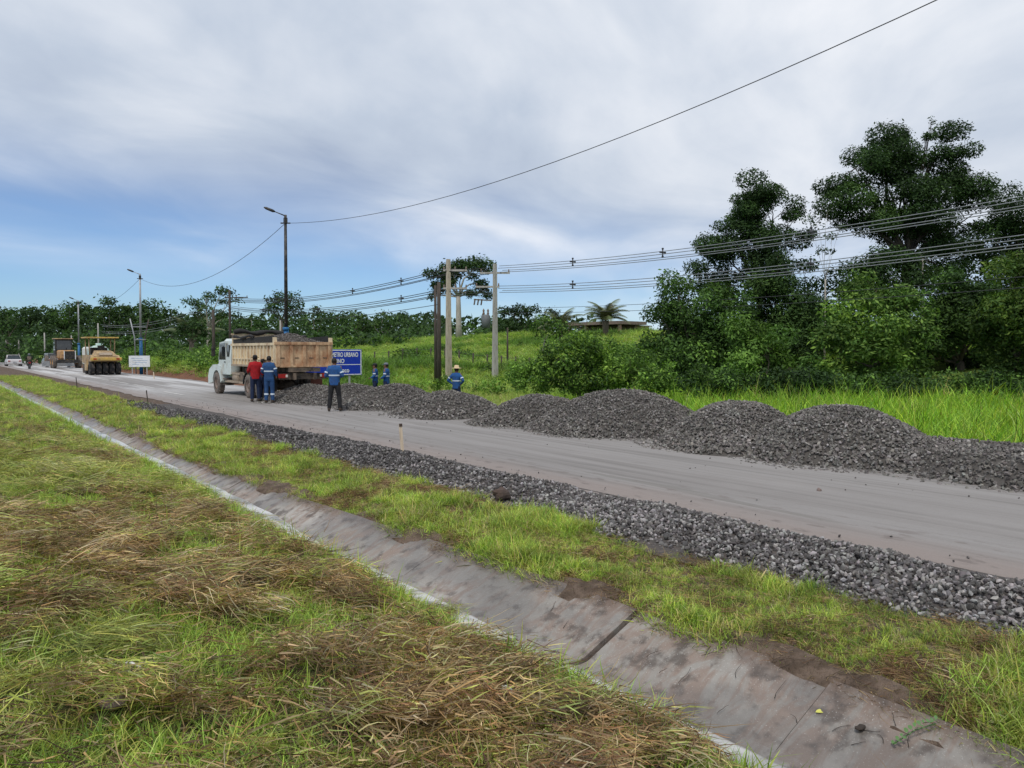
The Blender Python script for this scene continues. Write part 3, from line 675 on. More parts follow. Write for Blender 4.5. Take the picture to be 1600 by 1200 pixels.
# ------------------------------------------------------------------ trees and bushes
def leaf_mesh(name, P, N_, size, cols):
    """one folded rhombus per leaf spray"""
    n = len(P); r = rng
    up = N_/np.maximum(np.linalg.norm(N_, axis=1, keepdims=True), 1e-6)
    t = r.normal(size=(n, 3)); t -= (t*up).sum(1, keepdims=True)*up; t /= np.linalg.norm(t, axis=1, keepdims=True); b = np.cross(up, t)
    s = size[:, None]
    V = np.stack([P-t*s, P+b*s*.42+up*s*.10, P+t*s, P-b*s*.42+up*s*.10], 1)
    i = (np.arange(n)*4)[:, None]
    F = np.concatenate([i+np.array([[0, 1, 2]]), i+np.array([[0, 2, 3]])])
    return npmesh(name, V.reshape(-1, 3), F, [M['leaf']], np.repeat(cols, 4, 0))
DM = 3.4
def crown_points(pads, dens, leaf, up=.7, jit=.6):
    """pads: list (centre, (rx,ry,rz)); returns leaf points, normals"""
    PP, NN, WW = [], [], []; pr_ = np.random.default_rng(len(pads)*31+int(leaf*1000))
    for c, rr in pads:
        rr = np.array(rr); area = 4*np.pi*((rr[0]*rr[1]+rr[0]*rr[2]+rr[1]*rr[2])/3)
        n = max(6, int(area*dens*DM/(leaf*leaf)))
        d = rng.normal(size=(n, 3)); d /= np.linalg.norm(d, axis=1, keepdims=True)
        rad = 1-np.abs(rng.normal(0, .22, n))
        q = d*rad[:, None]*rr
        q = q*(1+.25*(rng.random((n, 1))-.5)) + rng.normal(0, leaf*.5, (n, 3))
        nn = d*.6 + np.array([0, 0, up]) + rng.normal(0, jit, (n, 3))
        PP.append(q+np.array(c)); NN.append(nn); WW.append(np.full(n, pr_.uniform(.62, 1.42)))
    return np.concatenate(PP), np.concatenate(NN), np.concatenate(WW)
def subpads(c, r, k, pad, flat=.6, seed=0):
    rr = np.random.default_rng(seed); out = []
    for _ in range(k):
        d = rr.normal(size=3); d /= np.linalg.norm(d); rad = rr.uniform(.45, 1)**.6
        s = pad*rr.uniform(.6, 1.25)
        out.append((np.array(c)+d*rad*np.array(r), (s, s*rr.uniform(.8, 1.1), s*flat*rr.uniform(.7, 1.2))))
    return out
DARK = [(.032, .064, .020), (.050, .094, .026), (.022, .046, .016)]
MIDG = [(.085, .16, .034), (.055, .11, .026), (.15, .24, .05)]
LITE = [(.14, .25, .04), (.10, .19, .035), (.19, .30, .05)]
def tree(name, label, Z, base_px, lumps, pal_, leaf=.17, dens=.55, pad=.9, trunk_r=.25, bark='bark', group=None, cat='tree', fork=None, flat=.6, twigs=True, padk=None, base=None, zofs=0.0, light=.0, grow=1.0):
    """lumps: (px, py, rx_px, ry_px[, dZ]) ellipses of the crown as seen at distance Z; the crown is a solid of the same depth"""
    m = Z/FPX
    b = dep(base_px, 560, Z) if base is None else Vector(base)
    bz = Hf(b.x, b.y)+zofs; b = Vector((b.x, b.y, bz))
    root = empty(name, b, 0, label, cat, group)
    tb = MB(); pads = []; seed = int(base_px*7+Z)
    rr = random.Random(seed)
    cs = []
    for L_ in lumps:
        px, py, rx, ry = L_[:4]; dz = L_[4] if len(L_) > 4 else rr.uniform(-.5, .5)*rx*m
        c = dep(px, py, Z+dz)-b; cs.append((c, rx*m*grow, ry*m*grow))
    top = max(c.z for c, _, _ in cs); lowest = min(c.z-ry for c, _, ry in cs)
    f = fork if fork is not None else max(.4, min(lowest*.9, top*.55))
    cx = sum((c.x for c, _, _ in cs))/len(cs); cy = sum((c.y for c, _, _ in cs))/len(cs)
    fk = Vector((cx*.35, cy*.35, f))
    tb.tube([(0, 0, -.4), (fk.x*.2, fk.y*.2, f*.35), (fk.x*.7, fk.y*.7, f*.75), fk], [trunk_r*1.25, trunk_r, trunk_r*.85, trunk_r*.75], n=9)
    for i, (c, rx, ry) in enumerate(cs):
        k = padk or int(np.clip(rx*rx*ry/(pad**3)*1.6, 3, 30))
        ps = subpads(c, (rx*.85, rx*.85, ry*.85), k, min(pad, rx*.6), flat, seed+i)
        pads += ps
        mid = fk.lerp(c, .55)+Vector((rr.uniform(-.3, .3), rr.uniform(-.3, .3), rr.uniform(-.1, .5)))*min(1, rx*.5)
        r0 = trunk_r*.40*math.sqrt(min(1.2, rx/2.5)+.15)
        J = lambda q, a: q+Vector((rr.uniform(-a, a), rr.uniform(-a, a), rr.uniform(-a, a)))
        wj = min(.35, rx*.22)
        tb.tube([fk-Vector((0, 0, .1)), J(fk.lerp(mid, .5), wj*.6), mid, J(mid.lerp(c, .5), wj), c], [r0, r0*.85, r0*.62, r0*.42, r0*.2], n=6)
        if twigs:
            for pc, pr in ps[:7]:
                pc = Vector(pc); s = mid.lerp(c, rr.uniform(.2, 1)); e = s.lerp(pc, .5)+Vector((0, 0, .1))
                tb.tube([s, e, pc], [r0*.3, r0*.18, r0*.07], n=4)
    tb.build('trunk', M[bark], root)
    P, NN, WW = crown_points(pads, dens, leaf)
    n = len(P)
    colr = np.array(pal_)[rng.integers(0, len(pal_), n)]*rng.uniform(.8, 1.25, (n, 1))*WW[:, None]
    # lighter patches: brightness of lit leaf sprays put into the colour
    pt = fbm(P[:, 0]+P[:, 2]*.7+seed, P[:, 1]-P[:, 2]*.5, 1.6*m*40/1.3, 3, 2)
    colr = colr*(1+(np.clip(pt-.5, 0, 1)*(1.6+light*3))[:, None]*np.array([1.3, 1.1, .7])[None])
    s = leaf*rng.uniform(.5, 1.15, n)*.66
    link(bpy.data.objects.new('crown', leaf_mesh('crown', P, NN, s, colr)), root)
    return root

# right-hand wood, from the back to the front
tree('tall_tree', 'tallest tree of the wood with broad dark open crown above its pale forked limbs', 43, 1412,
     [(1335,262,38,30),(1372,235,40,28),(1420,222,45,28),(1465,225,35,26),(1330,320,40,22),(1385,290,45,32),(1440,285,50,38),(1495,285,42,36),(1520,335,38,26),(1470,345,48,32),(1400,365,28,18),(1545,375,35,25),(1510,400,35,22),(1305,295,22,14),(1448,205,10,14),(1455,190,4,8),(1400,255,34,24),(1355,300,36,24),(1425,320,46,28),(1490,250,30,22),(1365,345,30,20),(1440,375,40,26),(1480,385,40,26),(1395,400,36,22),(1350,345,34,22),(1455,410,40,22),(1410,215,26,16)],
     DARK, leaf=.15, dens=.80, pad=1.1, trunk_r=.30, fork=5.2, bark='dark_wood', grow=1.16)
tree('tall_tree', 'dark leaning tree with lopsided open crown left of the tallest tree', 44, 1190,
     [(1178,295,30,22),(1205,320,38,26),(1160,335,35,22),(1135,370,38,20),(1110,395,32,18),(1225,365,32,22),(1240,345,20,14),(1095,420,22,14),(1180,380,34,16),(1135,425,25,14),(1190,345,38,28),(1150,355,34,24),(1200,425,40,24),(1160,400,36,22),(1215,395,28,18),(1172,315,28,20),(1120,445,26,16),(1245,375,22,16)],
     DARK, leaf=.15, dens=.80, pad=1.0, trunk_r=.20, fork=5.0, bark='dark_wood', grow=1.16)
tree('slender_tree', 'slender pale-stemmed tree with sparse leaves between the two tall dark trees', 41, 1288,
     [(1275,345,20,12),(1295,325,18,10),(1268,370,16,10),(1300,365,16,10),(1292,390,14,9),(1312,350,12,8)], DARK, leaf=.15, dens=.30, pad=.5, trunk_r=.055, fork=5.0, bark='pale_bark', flat=.5)
tree('slender_tree', 'thin pale-stemmed sapling showing through the gap right of the tallest trunk', 41, 1440,
     [(1438,400,16,9),(1452,415,14,8),(1425,415,10,8)], DARK, leaf=.15, dens=.25, pad=.45, trunk_r=.05, fork=5.2, bark='pale_bark')
tree('broad_tree', 'dark tree cut by the frame edge behind the vine covered wall of leaves', 42, 1600,
     [(1575,330,38,30),(1620,330,45,38),(1555,370,30,20),(1600,395,45,25),(1650,380,50,40)], DARK, leaf=.16, dens=.6, pad=1.0, trunk_r=.22, bark='dark_wood', grow=1.2)
tree('vine_covered_tree', 'cone shaped tree cloaked in vines below the lopsided dark crown', 40, 1215,
     [(1215,400,28,24),(1210,440,42,28),(1225,475,55,32),(1200,520,65,40),(1240,540,60,45),(1190,455,36,24),(1245,500,44,30)], DARK, leaf=.16, dens=.8, pad=.8, trunk_r=.2, flat=.8)
tree('vine_covered_tree', 'dark vine hung column of leaves around the foot of the tallest tree', 41, 1385,
     [(1365,410,38,20),(1390,435,45,24),(1370,465,50,26),(1420,400,22,18),(1345,440,34,22),(1415,445,36,26)], DARK, leaf=.17, dens=.7, pad=.8, trunk_r=.2, flat=.8)
tree('broad_tree', 'broad leafy tree with grey green top at the open end of the wood', 38, 1085,
     [(1060,460,34,26),(1100,470,42,28),(1040,505,40,30),(1090,520,55,34),(1135,500,45,32),(1015,535,32,30),(1070,560,55,35),(1130,560,50,40),(1042,470,14,26),(1075,500,44,30),(1115,535,44,32),(1160,470,30,24)], MIDG[:2]+DARK[:1], leaf=.17, dens=.72, pad=.8, trunk_r=.22, flat=.75, light=.3)
tree('broad_tree', 'mid green tree with large bright leaf sprays in the middle of the wood', 34, 1385,
     [(1370,450,50,26),(1330,485,48,28),(1400,485,55,30),(1350,525,60,34),(1420,535,55,36),(1310,550,50,40),(1380,575,70,36)], MIDG, leaf=.19, dens=.70, pad=.75, trunk_r=.22, flat=.7, light=.35)
tree('broad_tree', 'low spreading tree with light leaf sprays beneath the cone shaped tree', 35, 1190,
     [(1150,520,38,26),(1200,545,48,30),(1160,575,50,34),(1240,580,50,34)], MIDG[:2], leaf=.18, dens=.75, pad=.7, trunk_r=.16, flat=.7, light=.3)
tree('broad_tree', 'tree filling the gap between the bright leaf sprays and the frame edge', 37, 1500,
     [(1480,455,42,28),(1500,500,50,36),(1460,530,45,38),(1520,550,60,45),(1540,470,40,36),(1500,460,44,30),(1560,510,46,38),(1470,495,40,32),(1455,560,44,34)], MIDG[1:2]+DARK, leaf=.17, dens=.8, pad=.8, trunk_r=.25, flat=.75, light=.1)
tree('vine_covered_tree', 'steep wall of olive green leaves at the frame edge', 32, 1590,
     [(1590,395,34,28),(1580,440,45,34),(1600,490,60,45),(1570,530,55,45),(1610,570,70,50),(1650,450,60,60)], [(.06,.11,.022),(.04,.08,.02),(.09,.14,.028)], leaf=.17, dens=.8, pad=.75, trunk_r=.25, flat=.85, light=.1)
for (bx_, L_, lab, pl) in (
    (1010, [(1005,575,30,26),(1030,585,32,24),(990,590,26,18)], 'yellow green shrub at the open end of the wood beside the dark bush', LITE[:2]+MIDG[:1]),
    (1120, [(1095,590,36,26),(1135,595,36,24),(1165,600,30,20)], 'dark shrub under the broad grey green tree', DARK+MIDG[:1]),
    (1260, [(1220,600,40,26),(1265,602,40,28),(1305,606,36,24)], 'dark shrub under the low spreading tree', DARK),
    (1400, [(1350,608,44,26),(1395,606,40,30),(1440,612,42,26)], 'dark shrub under the tree with bright leaf sprays', DARK+MIDG[:1]),
    (1530, [(1490,612,46,30),(1540,610,46,34),(1590,618,46,32)], 'dark shrub below the steep wall of olive leaves', DARK+MIDG[:1])):
    tree('shrub', lab, 27.8+(bx_ % 7)*.5, bx_, L_, pl, leaf=.13, dens=.5, pad=.42, trunk_r=.05, cat='shrub', flat=.8, twigs=False, fork=.4)
for px_, L_, lab in ((1262, [(1255,425,26,22),(1270,455,30,26),(1250,490,40,32),(1285,500,36,30)], 'dark tree filling the gap beside the cone shaped tree'),
    (1130, [(1085,455,40,26),(1120,445,42,26),(1150,470,44,30),(1080,500,50,34)], 'dense dark tree closing the wood behind the broad grey green tree'),
    (1320, [(1290,470,42,34),(1320,440,40,26),(1345,470,40,30),(1290,520,50,40),(1340,520,50,40)], 'dense dark tree closing the gap left of the tallest trunk'),
    (1470, [(1440,430,40,26),(1480,425,42,28),(1520,430,44,30),(1460,470,50,34),(1510,480,50,38),(1550,440,44,34),(1590,440,50,40)], 'dense dark tree closing the wood right of the tallest trunk')):
    tree('dense_tree', lab, 46, px_, L_, DARK, leaf=.20, dens=.55, pad=1.1, trunk_r=.2, bark='dark_wood', twigs=False)
# the dark bush group before the palm
tree('bush', 'large dark bush with lighter tips behind the broad stone heap', 29, 905,
     [(880,560,38,26),(915,550,40,26),(945,560,34,26),(860,585,30,22),(900,590,50,24),(950,592,40,22),(905,538,30,16),(935,545,26,16),(870,548,24,14)], MIDG+LITE[:1]+DARK[:1], leaf=.12, dens=.55, pad=.40, trunk_r=.06, cat='bush', flat=.8, twigs=False, fork=.5, light=.6)
tree('bush', 'smaller dark bush between the large bush and the wood', 28, 985,
     [(975,578,30,24),(1000,570,26,22),(1015,592,28,18),(985,555,22,14)], MIDG+LITE[:1], leaf=.12, dens=.55, pad=.4, trunk_r=.05, cat='bush', flat=.8, twigs=False, fork=.4, light=.5)
tree('bush', 'bright green shrub left of the large dark bush', 30, 835,
     [(825,585,28,18),(850,575,24,16),(805,596,22,12),(845,598,26,12)], LITE[:2]+MIDG, leaf=.12, dens=.7, pad=.4, trunk_r=.04, cat='bush', flat=.8, twigs=False, fork=.3)
tree('bush', 'light green weedy shrub around the foot of the pale light pole', 37, 683,
     [(672,598,16,12),(690,590,14,16),(712,600,14,12),(655,606,14,8)], LITE[:2]+MIDG[:1], leaf=.14, dens=.55, pad=.35, trunk_r=.03, cat='bush', flat=.8, twigs=False, fork=.3)
tree('bush', 'low yellow green shrub between the transformer pole and the bright shrub', 38, 768,
     [(748,604,16,9),(775,606,20,9),(800,600,16,10)], LITE[:2], leaf=.14, dens=.55, pad=.35, trunk_r=.03, cat='bush', flat=.8, twigs=False, fork=.25)
# trees on the rise
tree('small_tree', 'small bare-stemmed tree with drooping top beside the dense round tree', 70, 848,
     [(850,500,20,10),(865,510,22,10),(840,515,16,10),(878,520,18,8)], MIDG+DARK[:1], leaf=.28, dens=.5, pad=.7, trunk_r=.09, bark='pale_bark')
tree('dense_tree', 'dense round dark tree just right of the transformer pole', 105, 815,
     [(800,490,22,14),(825,482,24,12),(845,500,22,16),(795,512,26,14),(830,515,30,14),(860,515,16,12)], DARK, leaf=.42, dens=.75, pad=1.3, trunk_r=.25)
tree('umbrella_tree', 'tall umbrella shaped tree with pale forked trunk behind the utility poles', 110, 717,
     [(684,428,24,13),(706,416,26,10),(738,415,26,10),(750,436,18,14),(758,455,12,12),(680,448,16,10),(703,440,14,10),(733,455,12,8),(674,463,7,7),(720,428,12,9)], DARK, leaf=.40, dens=1.3, pad=1.4, trunk_r=.42, bark='pale_bark', fork=6.0, flat=.6)
tree('flat_topped_tree', 'layered flat-topped tree above the cab of the dump truck', 120, 325,
     [(348,455,24,4),(320,464,30,5),(358,470,22,5),(300,474,18,5),(335,484,30,5),(355,492,20,5),(305,490,14,4)], DARK, leaf=.45, dens=.55, pad=1.3, trunk_r=.3, bark='pale_bark', flat=.35, fork=4.5)
tree('round_tree', 'rounded dark tree behind the tall blue lamp post', 120, 440,
     [(428,468,20,9),(452,464,22,8),(466,478,14,9),(418,480,14,8),(445,482,22,9)], DARK, leaf=.45, dens=.6, pad=1.3, trunk_r=.25)
tree('fan_palm_tree', 'dark spreading tree crown low beside the pole at the left embankment', 85, 297,
     [(285,512,16,6),(305,508,18,7),(315,518,14,7),(297,522,18,6)], DARK, leaf=.34, dens=.7, pad=1.0, trunk_r=.15)
# trees that stand out in the far treeline, left to right
FT = [(12, 492, 26, 14, 'leftmost rounded crown of the far treeline'), (45, 490, 24, 12, 'second crown from the left edge in the far treeline'),
      (82, 496, 20, 14, 'low crown just left of the tallest far crown'), (108, 480, 27, 13, 'tallest broad dark crown in the far treeline above the grader'),
      (150, 492, 20, 14, 'low open crown between two broad crowns above the yellow roller'), (172, 480, 26, 12, 'wide crown above the yellow roller in the far treeline'),
      (205, 486, 22, 12, 'crown just left of the smaller lamp post'), (238, 480, 26, 11, 'flat dark crown just right of the smaller lamp post'),
      (268, 484, 16, 12, 'narrow crown left of the layered flat-topped tree'), (392, 500, 26, 12, 'low crown right of the pole above the truck cab'),
      (492, 490, 18, 12, 'upright crown above the loaded truck body'), (528, 494, 20, 12, 'pointed crown above the tailgate of the truck'),
      (560, 500, 20, 9, 'low spreading crown right of the tailgate'), (598, 499, 22, 10, 'broad crown above the two distant workers in blue'),
      (636, 498, 22, 12, 'dark crown left of the wooden double pole'), (775, 500, 18, 12, 'crown behind the transformer pole')]
for i, (px, py, rx, ry, lab) in enumerate(FT):
    Z = 150+(i*37 % 40)
    L_ = [(px, py, rx*.75, ry), (px-rx*.6, py+ry*.9, rx*.6, ry*.9), (px+rx*.6, py+ry*.8, rx*.6, ry*.9), (px, py+ry*1.8, rx, ry)]
    tree('forest_tree', lab, Z, px, L_, DARK if i % 3 else MIDG[1:2]+DARK, leaf=.66, dens=.5, pad=1.7, trunk_r=.3, twigs=False, bark='pale_bark' if i % 4 == 1 else 'bark')
# the closed mass of the wood below them: one far-off body of leaves
PP, NN, CC = [], [], []
def mass(px0, px1, top, bot, Z0, Z1, pl, leaf, cover, lumpy, seed):
    n = int((px1-px0)*(bot-top)/(leaf*FPX/((Z0+Z1)/2))**2*cover*2.6)
    px = rng.uniform(px0, px1, n); t = rng.random(n)
    tp = top+(fbm(px, px*0, lumpy, seed, 3)-.5)*26
    py = tp+(bot-tp)*t; Z = Z0+(Z1-Z0)*((1-t)*.8+rng.random(n)*.2)
    Z = Z+(fbm(px, py, 18, seed+4, 3)-.5)*22
    lat = (px-800)/FPX*Z
    P = np.stack([lat*ca+Z*sa, -lat*sa+Z*ca, EYE+(548-py)/FPX*Z], -1)
    P[:, 2] = np.maximum(P[:, 2], H(P[:, 0], P[:, 1]))
    lum = fbm(px, py, 14, seed+8, 2)
    c = np.array(pl)[rng.integers(0, len(pl), n)]*rng.uniform(.7, 1.3, (n, 1))*(.55+1.0*lum)[:, None]
    nn = np.stack([rng.normal(0, .7, n)-.25*sa, rng.normal(0, .7, n)-.25*ca, rng.normal(.7, .5, n)], -1)
    return P, nn, np.full(n, leaf)*rng.uniform(.5, 1.1, n), c
parts = [mass(-60, 930, 496, 556, 205, 215, DARK, 1.3, 1.6, 40, 21), mass(-60, 250, 480, 562, 150, 200, DARK, .62, 3.4, 22, 1), mass(230, 700, 493, 552, 130, 190, DARK, .62, 3.4, 26, 3), mass(640, 900, 506, 534, 125, 165, DARK+MIDG[1:2], .65, 3.0, 24, 5),
         mass(-60, 240, 522, 566, 105, 130, MIDG[1:2]+DARK, .50, 2.0, 26, 7), mass(215, 345, 535, 575, 88, 112, MIDG[:2]+DARK[:2], .45, 2.0, 24, 9), mass(300, 660, 515, 545, 112, 128, MIDG[1:2]+DARK, .55, 2.0, 22, 11)]
A = [np.concatenate(x) for x in zip(*parts)]
tag(link(bpy.data.objects.new('forest', leaf_mesh('forest', *A))), 'dark closed forest behind the road and the meadow', kind='stuff')
# scrub on the left embankment and on the meadow
P2 = []
def scrub(spots, pl, leaf):
    out = []
    for (X, Y, r, h) in spots:
        c = np.array([X, Y, Hf(X, Y)+h*.35]); pads = subpads(c, (r, r, h*.6), 5, r*.45, .7, int(X*91+Y*13) % 9999)
        P, NN, _ = crown_points(pads, .38, leaf); n = len(P)
        out.append((P, NN, np.full(n, leaf)*rng.uniform(.5, 1.1, n)*.8, np.array(pl)[rng.integers(0, len(pl), n)]*rng.uniform(.7, 1.35, (n, 1))*rng.uniform(.75, 1.25)))
    return out
sp1 = [(rnd.uniform(16.5, 24), rnd.uniform(44, 105), rnd.uniform(.7, 1.6), rnd.uniform(.7, 1.6)) for _ in range(75)]
sp2 = [(x, y, rnd.uniform(.5, 1.8), rnd.uniform(.4, 1.1)) for x, y in ((rnd.uniform(27, 70), rnd.uniform(30, 120)) for _ in range(110)) if fbm(np.array([x]), np.array([y]), 7, 117, 2)[0] > .47]
parts = scrub(sp1, MIDG+LITE[:1], .20)+scrub(sp2, MIDG+DARK[1:2], .24)
A = [np.concatenate(x) for x in zip(*parts)]
tag(link(bpy.data.objects.new('undergrowth', leaf_mesh('undergrowth', *A))), 'low green scrub on the embankment and the meadow', kind='stuff')

# ------------------------------------------------------------------ palms
M['frond'] = mat('palm_frond', (.10, .14, .05), .55, dirt=(.19, .15, .075), dscale=1.2, dirt_amt=.7)
def frond_mesh(L_=2.2, n=26):
    mb = MB(); pts = []
    th = math.radians(22); p = Vector((0, 0, 0))
    for i in range(12):
        pts.append(p.copy()); p = p+Vector((math.sin(th), 0, math.cos(th)))*L_/11; th += math.radians(8.0)
    mb.tube(pts, [.035*(1-i/13) for i in range(12)], n=5)
    for i in range(n):
        t = .12+.88*i/n; f = t*11; a = int(min(f, 10)); q = pts[a].lerp(pts[a+1], f-a); d = (pts[a+1]-pts[a]).normalized()
        l = .62*math.sin(math.pi*min(1, t*.85+.12))+.08
        for s in (-1, 1):
            tip = q+(d*.55+Vector((0, s*.85, -.32))).normalized()*l
            w = d*.035
            mb.add([q-w, q+w, tip], [(0, 1, 2)])
    return mb.mesh('frond', M['frond'])
FM = frond_mesh()
def palm(px, Z, topz, label, k=15, s=1.0, trunk_r=.22, name='palm_tree'):
    b = dep(px, 548, Z); z0 = Hf(b.x, b.y); root = empty(name, (b.x, b.y, z0), 0, label, 'palm tree'); h = topz-z0
    t = MB(); t.tube([(0, 0, -.3), (0.03, 0, h*.5), (0, 0, h)], [trunk_r*1.1, trunk_r, trunk_r*1.25], n=10)
    for i in range(6): a = i*1.05; t.tube([(0, 0, h-.35), (math.cos(a)*.28*s, math.sin(a)*.28*s, h+.12)], [.07*s, .03*s], n=5)
    t.build('trunk', M['bark'], root)
    for i in range(k):
        o = link(bpy.data.objects.new('frond', FM), root); o.location = (0, 0, h+.02); tilt = -24+66*(((i*7) % k)/k)
        o.rotation_euler = Euler((0, math.radians(tilt), i*2.4+rnd.uniform(-.2, .2))); o.scale = [s*rnd.uniform(.85, 1.1)]*3
palm(946, 84, 5.25, 'short thick palm standing alone against the sky beside the flat roof', 24, 1.45, .30)
palm(876, 72, 4.1, 'palm with drooping crown half hidden behind the small bare-stemmed tree', 13, 1.2, .16)
palm(300, 92, 3.2, 'broad dark palm at the foot of the far wood, left of the truck cab', 14, 1.9, .2)

# ------------------------------------------------------------------ flat roof and low wall beyond the palm
M['roof_metal'] = mat('roof_fascia', (.20, .15, .12), .7, dirt=(.12, .09, .075)); M['brickwall'] = mat('red_plaster', (.30, .17, .13), .9, dirt=(.40, .34, .30))
a0 = dep(884, 507, 97); a1 = dep(972, 507, 90); v = (a1-a0); ang = math.atan2(v.y, v.x); mid = (a0+a1)/2; Lr = v.length; gz = Hf(mid.x, mid.y)
sh = empty('open_shelter', (mid.x, mid.y, gz), ang, 'long low flat roof on pillars partly hidden behind the short palm', 'shelter')
hz = a0.z-gz
MB().box((0, 2, hz), (Lr, 5, .38)).build('roof', M['roof_metal'], sh)
for x in (-.42, -.12, .2, .46):
    MB().box((Lr*x, 0, hz/2-.2), (.32, .32, hz+.02)).build('pillar', M['brickwall'], sh)
w0 = dep(905, 523, 99); w1 = dep(992, 528, 93); v = w1-w0; mid = (w0+w1)/2; gz = Hf(mid.x, mid.y)
wl = empty('low_building', (mid.x, mid.y, gz), math.atan2(v.y, v.x), 'low reddish building with a dark roof edge behind the short palm', 'building')
hb = max(.8, mid.z+.15-gz)
MB().box((0, 1.5, hb/2-.3), (v.length, 3, hb+.6)).build('wall', M['brickwall'], wl)
MB().box((0, 1.5, hb+.06), (v.length+.5, 3.6, .12)).build('roof', M['roof_metal'], wl)

# ------------------------------------------------------------------ poles, lamps, wires
def rod(mb, a, b, r, n=8, **k): mb.tube([a, b], r, n=n, **k)
def crossarm(parent, z, half, dirv, m='concrete_pole', name='crossarm', ins=3, off=0.0):
    dx, dy = dirv
    mb = MB(); mb.box((dx*off, dy*off, z), (2*half, .10, .12), rot=(0, 0, math.atan2(dy, dx))); c = mb.build(name, M[m], parent)
    for i in range(ins):
        t = (-1+2*i/(ins-1))*half*.93+off if ins > 1 else off
        ib = MB(); ib.lathe([(z+.06, .0), (z+.06, .035), (z+.12, .06), (z+.15, .035), (z+.20, .055), (z+.24, .03), (z+.26, 0)], 'Z', (dx*t, dy*t, 0), n=8); ib.build('insulator', M['rim'], c)
def upole(px, Z, top_py, label, matn, r=(.17, .11), square=False, name='utility_pole', lean=0):
    b = dep(px, 548, Z); z0 = Hf(b.x, b.y); tp = dep(px, top_py, Z).z
    root = empty(name, (b.x, b.y, z0), 0, label, 'utility pole'); h = tp-z0
    mb = MB()
    if square:
        ring = lambda z, a: [(-a, -a*.75, z), (a, -a*.75, z), (a, a*.75, z), (-a, a*.75, z)]
        mb.loft([ring(-.5, r[0]*1.1), ring(h*.5, (r[0]+r[1])/2), ring(h, r[1])], smooth=False)
    else: mb.tube([(0, 0, -.5), (lean*.5, 0, h*.5), (lean, 0, h)], [r[0]*1.05, (r[0]+r[1])/2, r[1]], n=12)
    mb.build('pole', M[matn], root); return root, h
p_conc, h1 = upole(701, 52, 405, 'tall pale concrete pole in front of the umbrella shaped tree', 'warm_concrete', (.18, .12), True)
crossarm(p_conc, h1-.75, .8, (ca, -sa), off=.45); crossarm(p_conc, h1-1.95, .8, (ca, -sa), off=.45)
p_wood, h2 = upole(686, 49, 441, 'dark weathered wooden pole left of the tall pale concrete pole', 'dark_wood', (.15, .11))
p_wood2, h2b = upole(680.5, 50, 446, 'second thinner dark pole standing against the dark weathered one', 'dark_wood', (.10, .08))
p_tr, h3 = upole(773.5, 52, 412, 'pale concrete pole carrying a grey transformer and crossarms', 'concrete_pole', (.17, .11), True)
crossarm(p_tr, h3-.62, 1.0, (ca, -sa)); crossarm(p_tr, h3-1.55, .8, (-ca, sa), off=.5, ins=2)
tx = MB(); tx.lathe([(h3-4.35, 0), (h3-4.3, .30), (h3-3.5, .30), (h3-3.42, .2), (h3-3.42, 0)], 'Z', (-.62*ca, .62*sa, 0), n=16); tro = tx.build('transformer', M['grey_paint'], p_tr)
for s in (-1, 1):
    bs = MB(); bs.lathe([(h3-3.45, .06), (h3-3.35, .09), (h3-3.25, .05), (h3-3.15, .08), (h3-3.05, .03), (h3-3.0, 0)], 'Z', (-.62*ca+.18*s, .62*sa, 0), n=8); bs.build('bushing', M['rim'], tro)
fb = MB(); [fb.box((-.9-.28*i, .3, h3-2.6), (.07, .07, .42), rot=(.3, 0, 0)) for i in range(3)]; fb.box((-.8, .3, h3-2.45), (1.4, .08, .08)); fb.build('fuse_bracket', M['rim'], p_tr)
upole(793, 62, 512, 'short dark thin pole right of the transformer pole', 'dark_wood', (.09, .06))
p_left, h4 = upole(360, 93, 453, 'tall slim pole above the cab of the dump truck', 'dark_wood', (.18, .13))
crossarm(p_left, h4-.9, 1.4, (ca, -sa), 'dark_wood', off=.8)
upole(334, 60, 484, 'thick dark wooden pole with its foot in the scrub left of the truck cab', 'dark_wood', (.14, .11))
# far poles in front of the forest
for px, Z, tp, lab in ((9.5, 128, 531, 'far thin pole nearest the frame edge'), (29.5, 124, 528, 'far thin pole above the pale car'), (70, 112, 520, 'far tan pole left of the grader cab'), (112, 118, 524, 'far thin pole rising behind the grader cab roof'), (154, 106, 505, 'far thin pole rising behind the roller canopy'), (438.5, 88, 500, 'short thin post left of the blue lamp post above the load')):
    upole(px, Z, tp, lab, 'concrete_pole', (.11, .08))
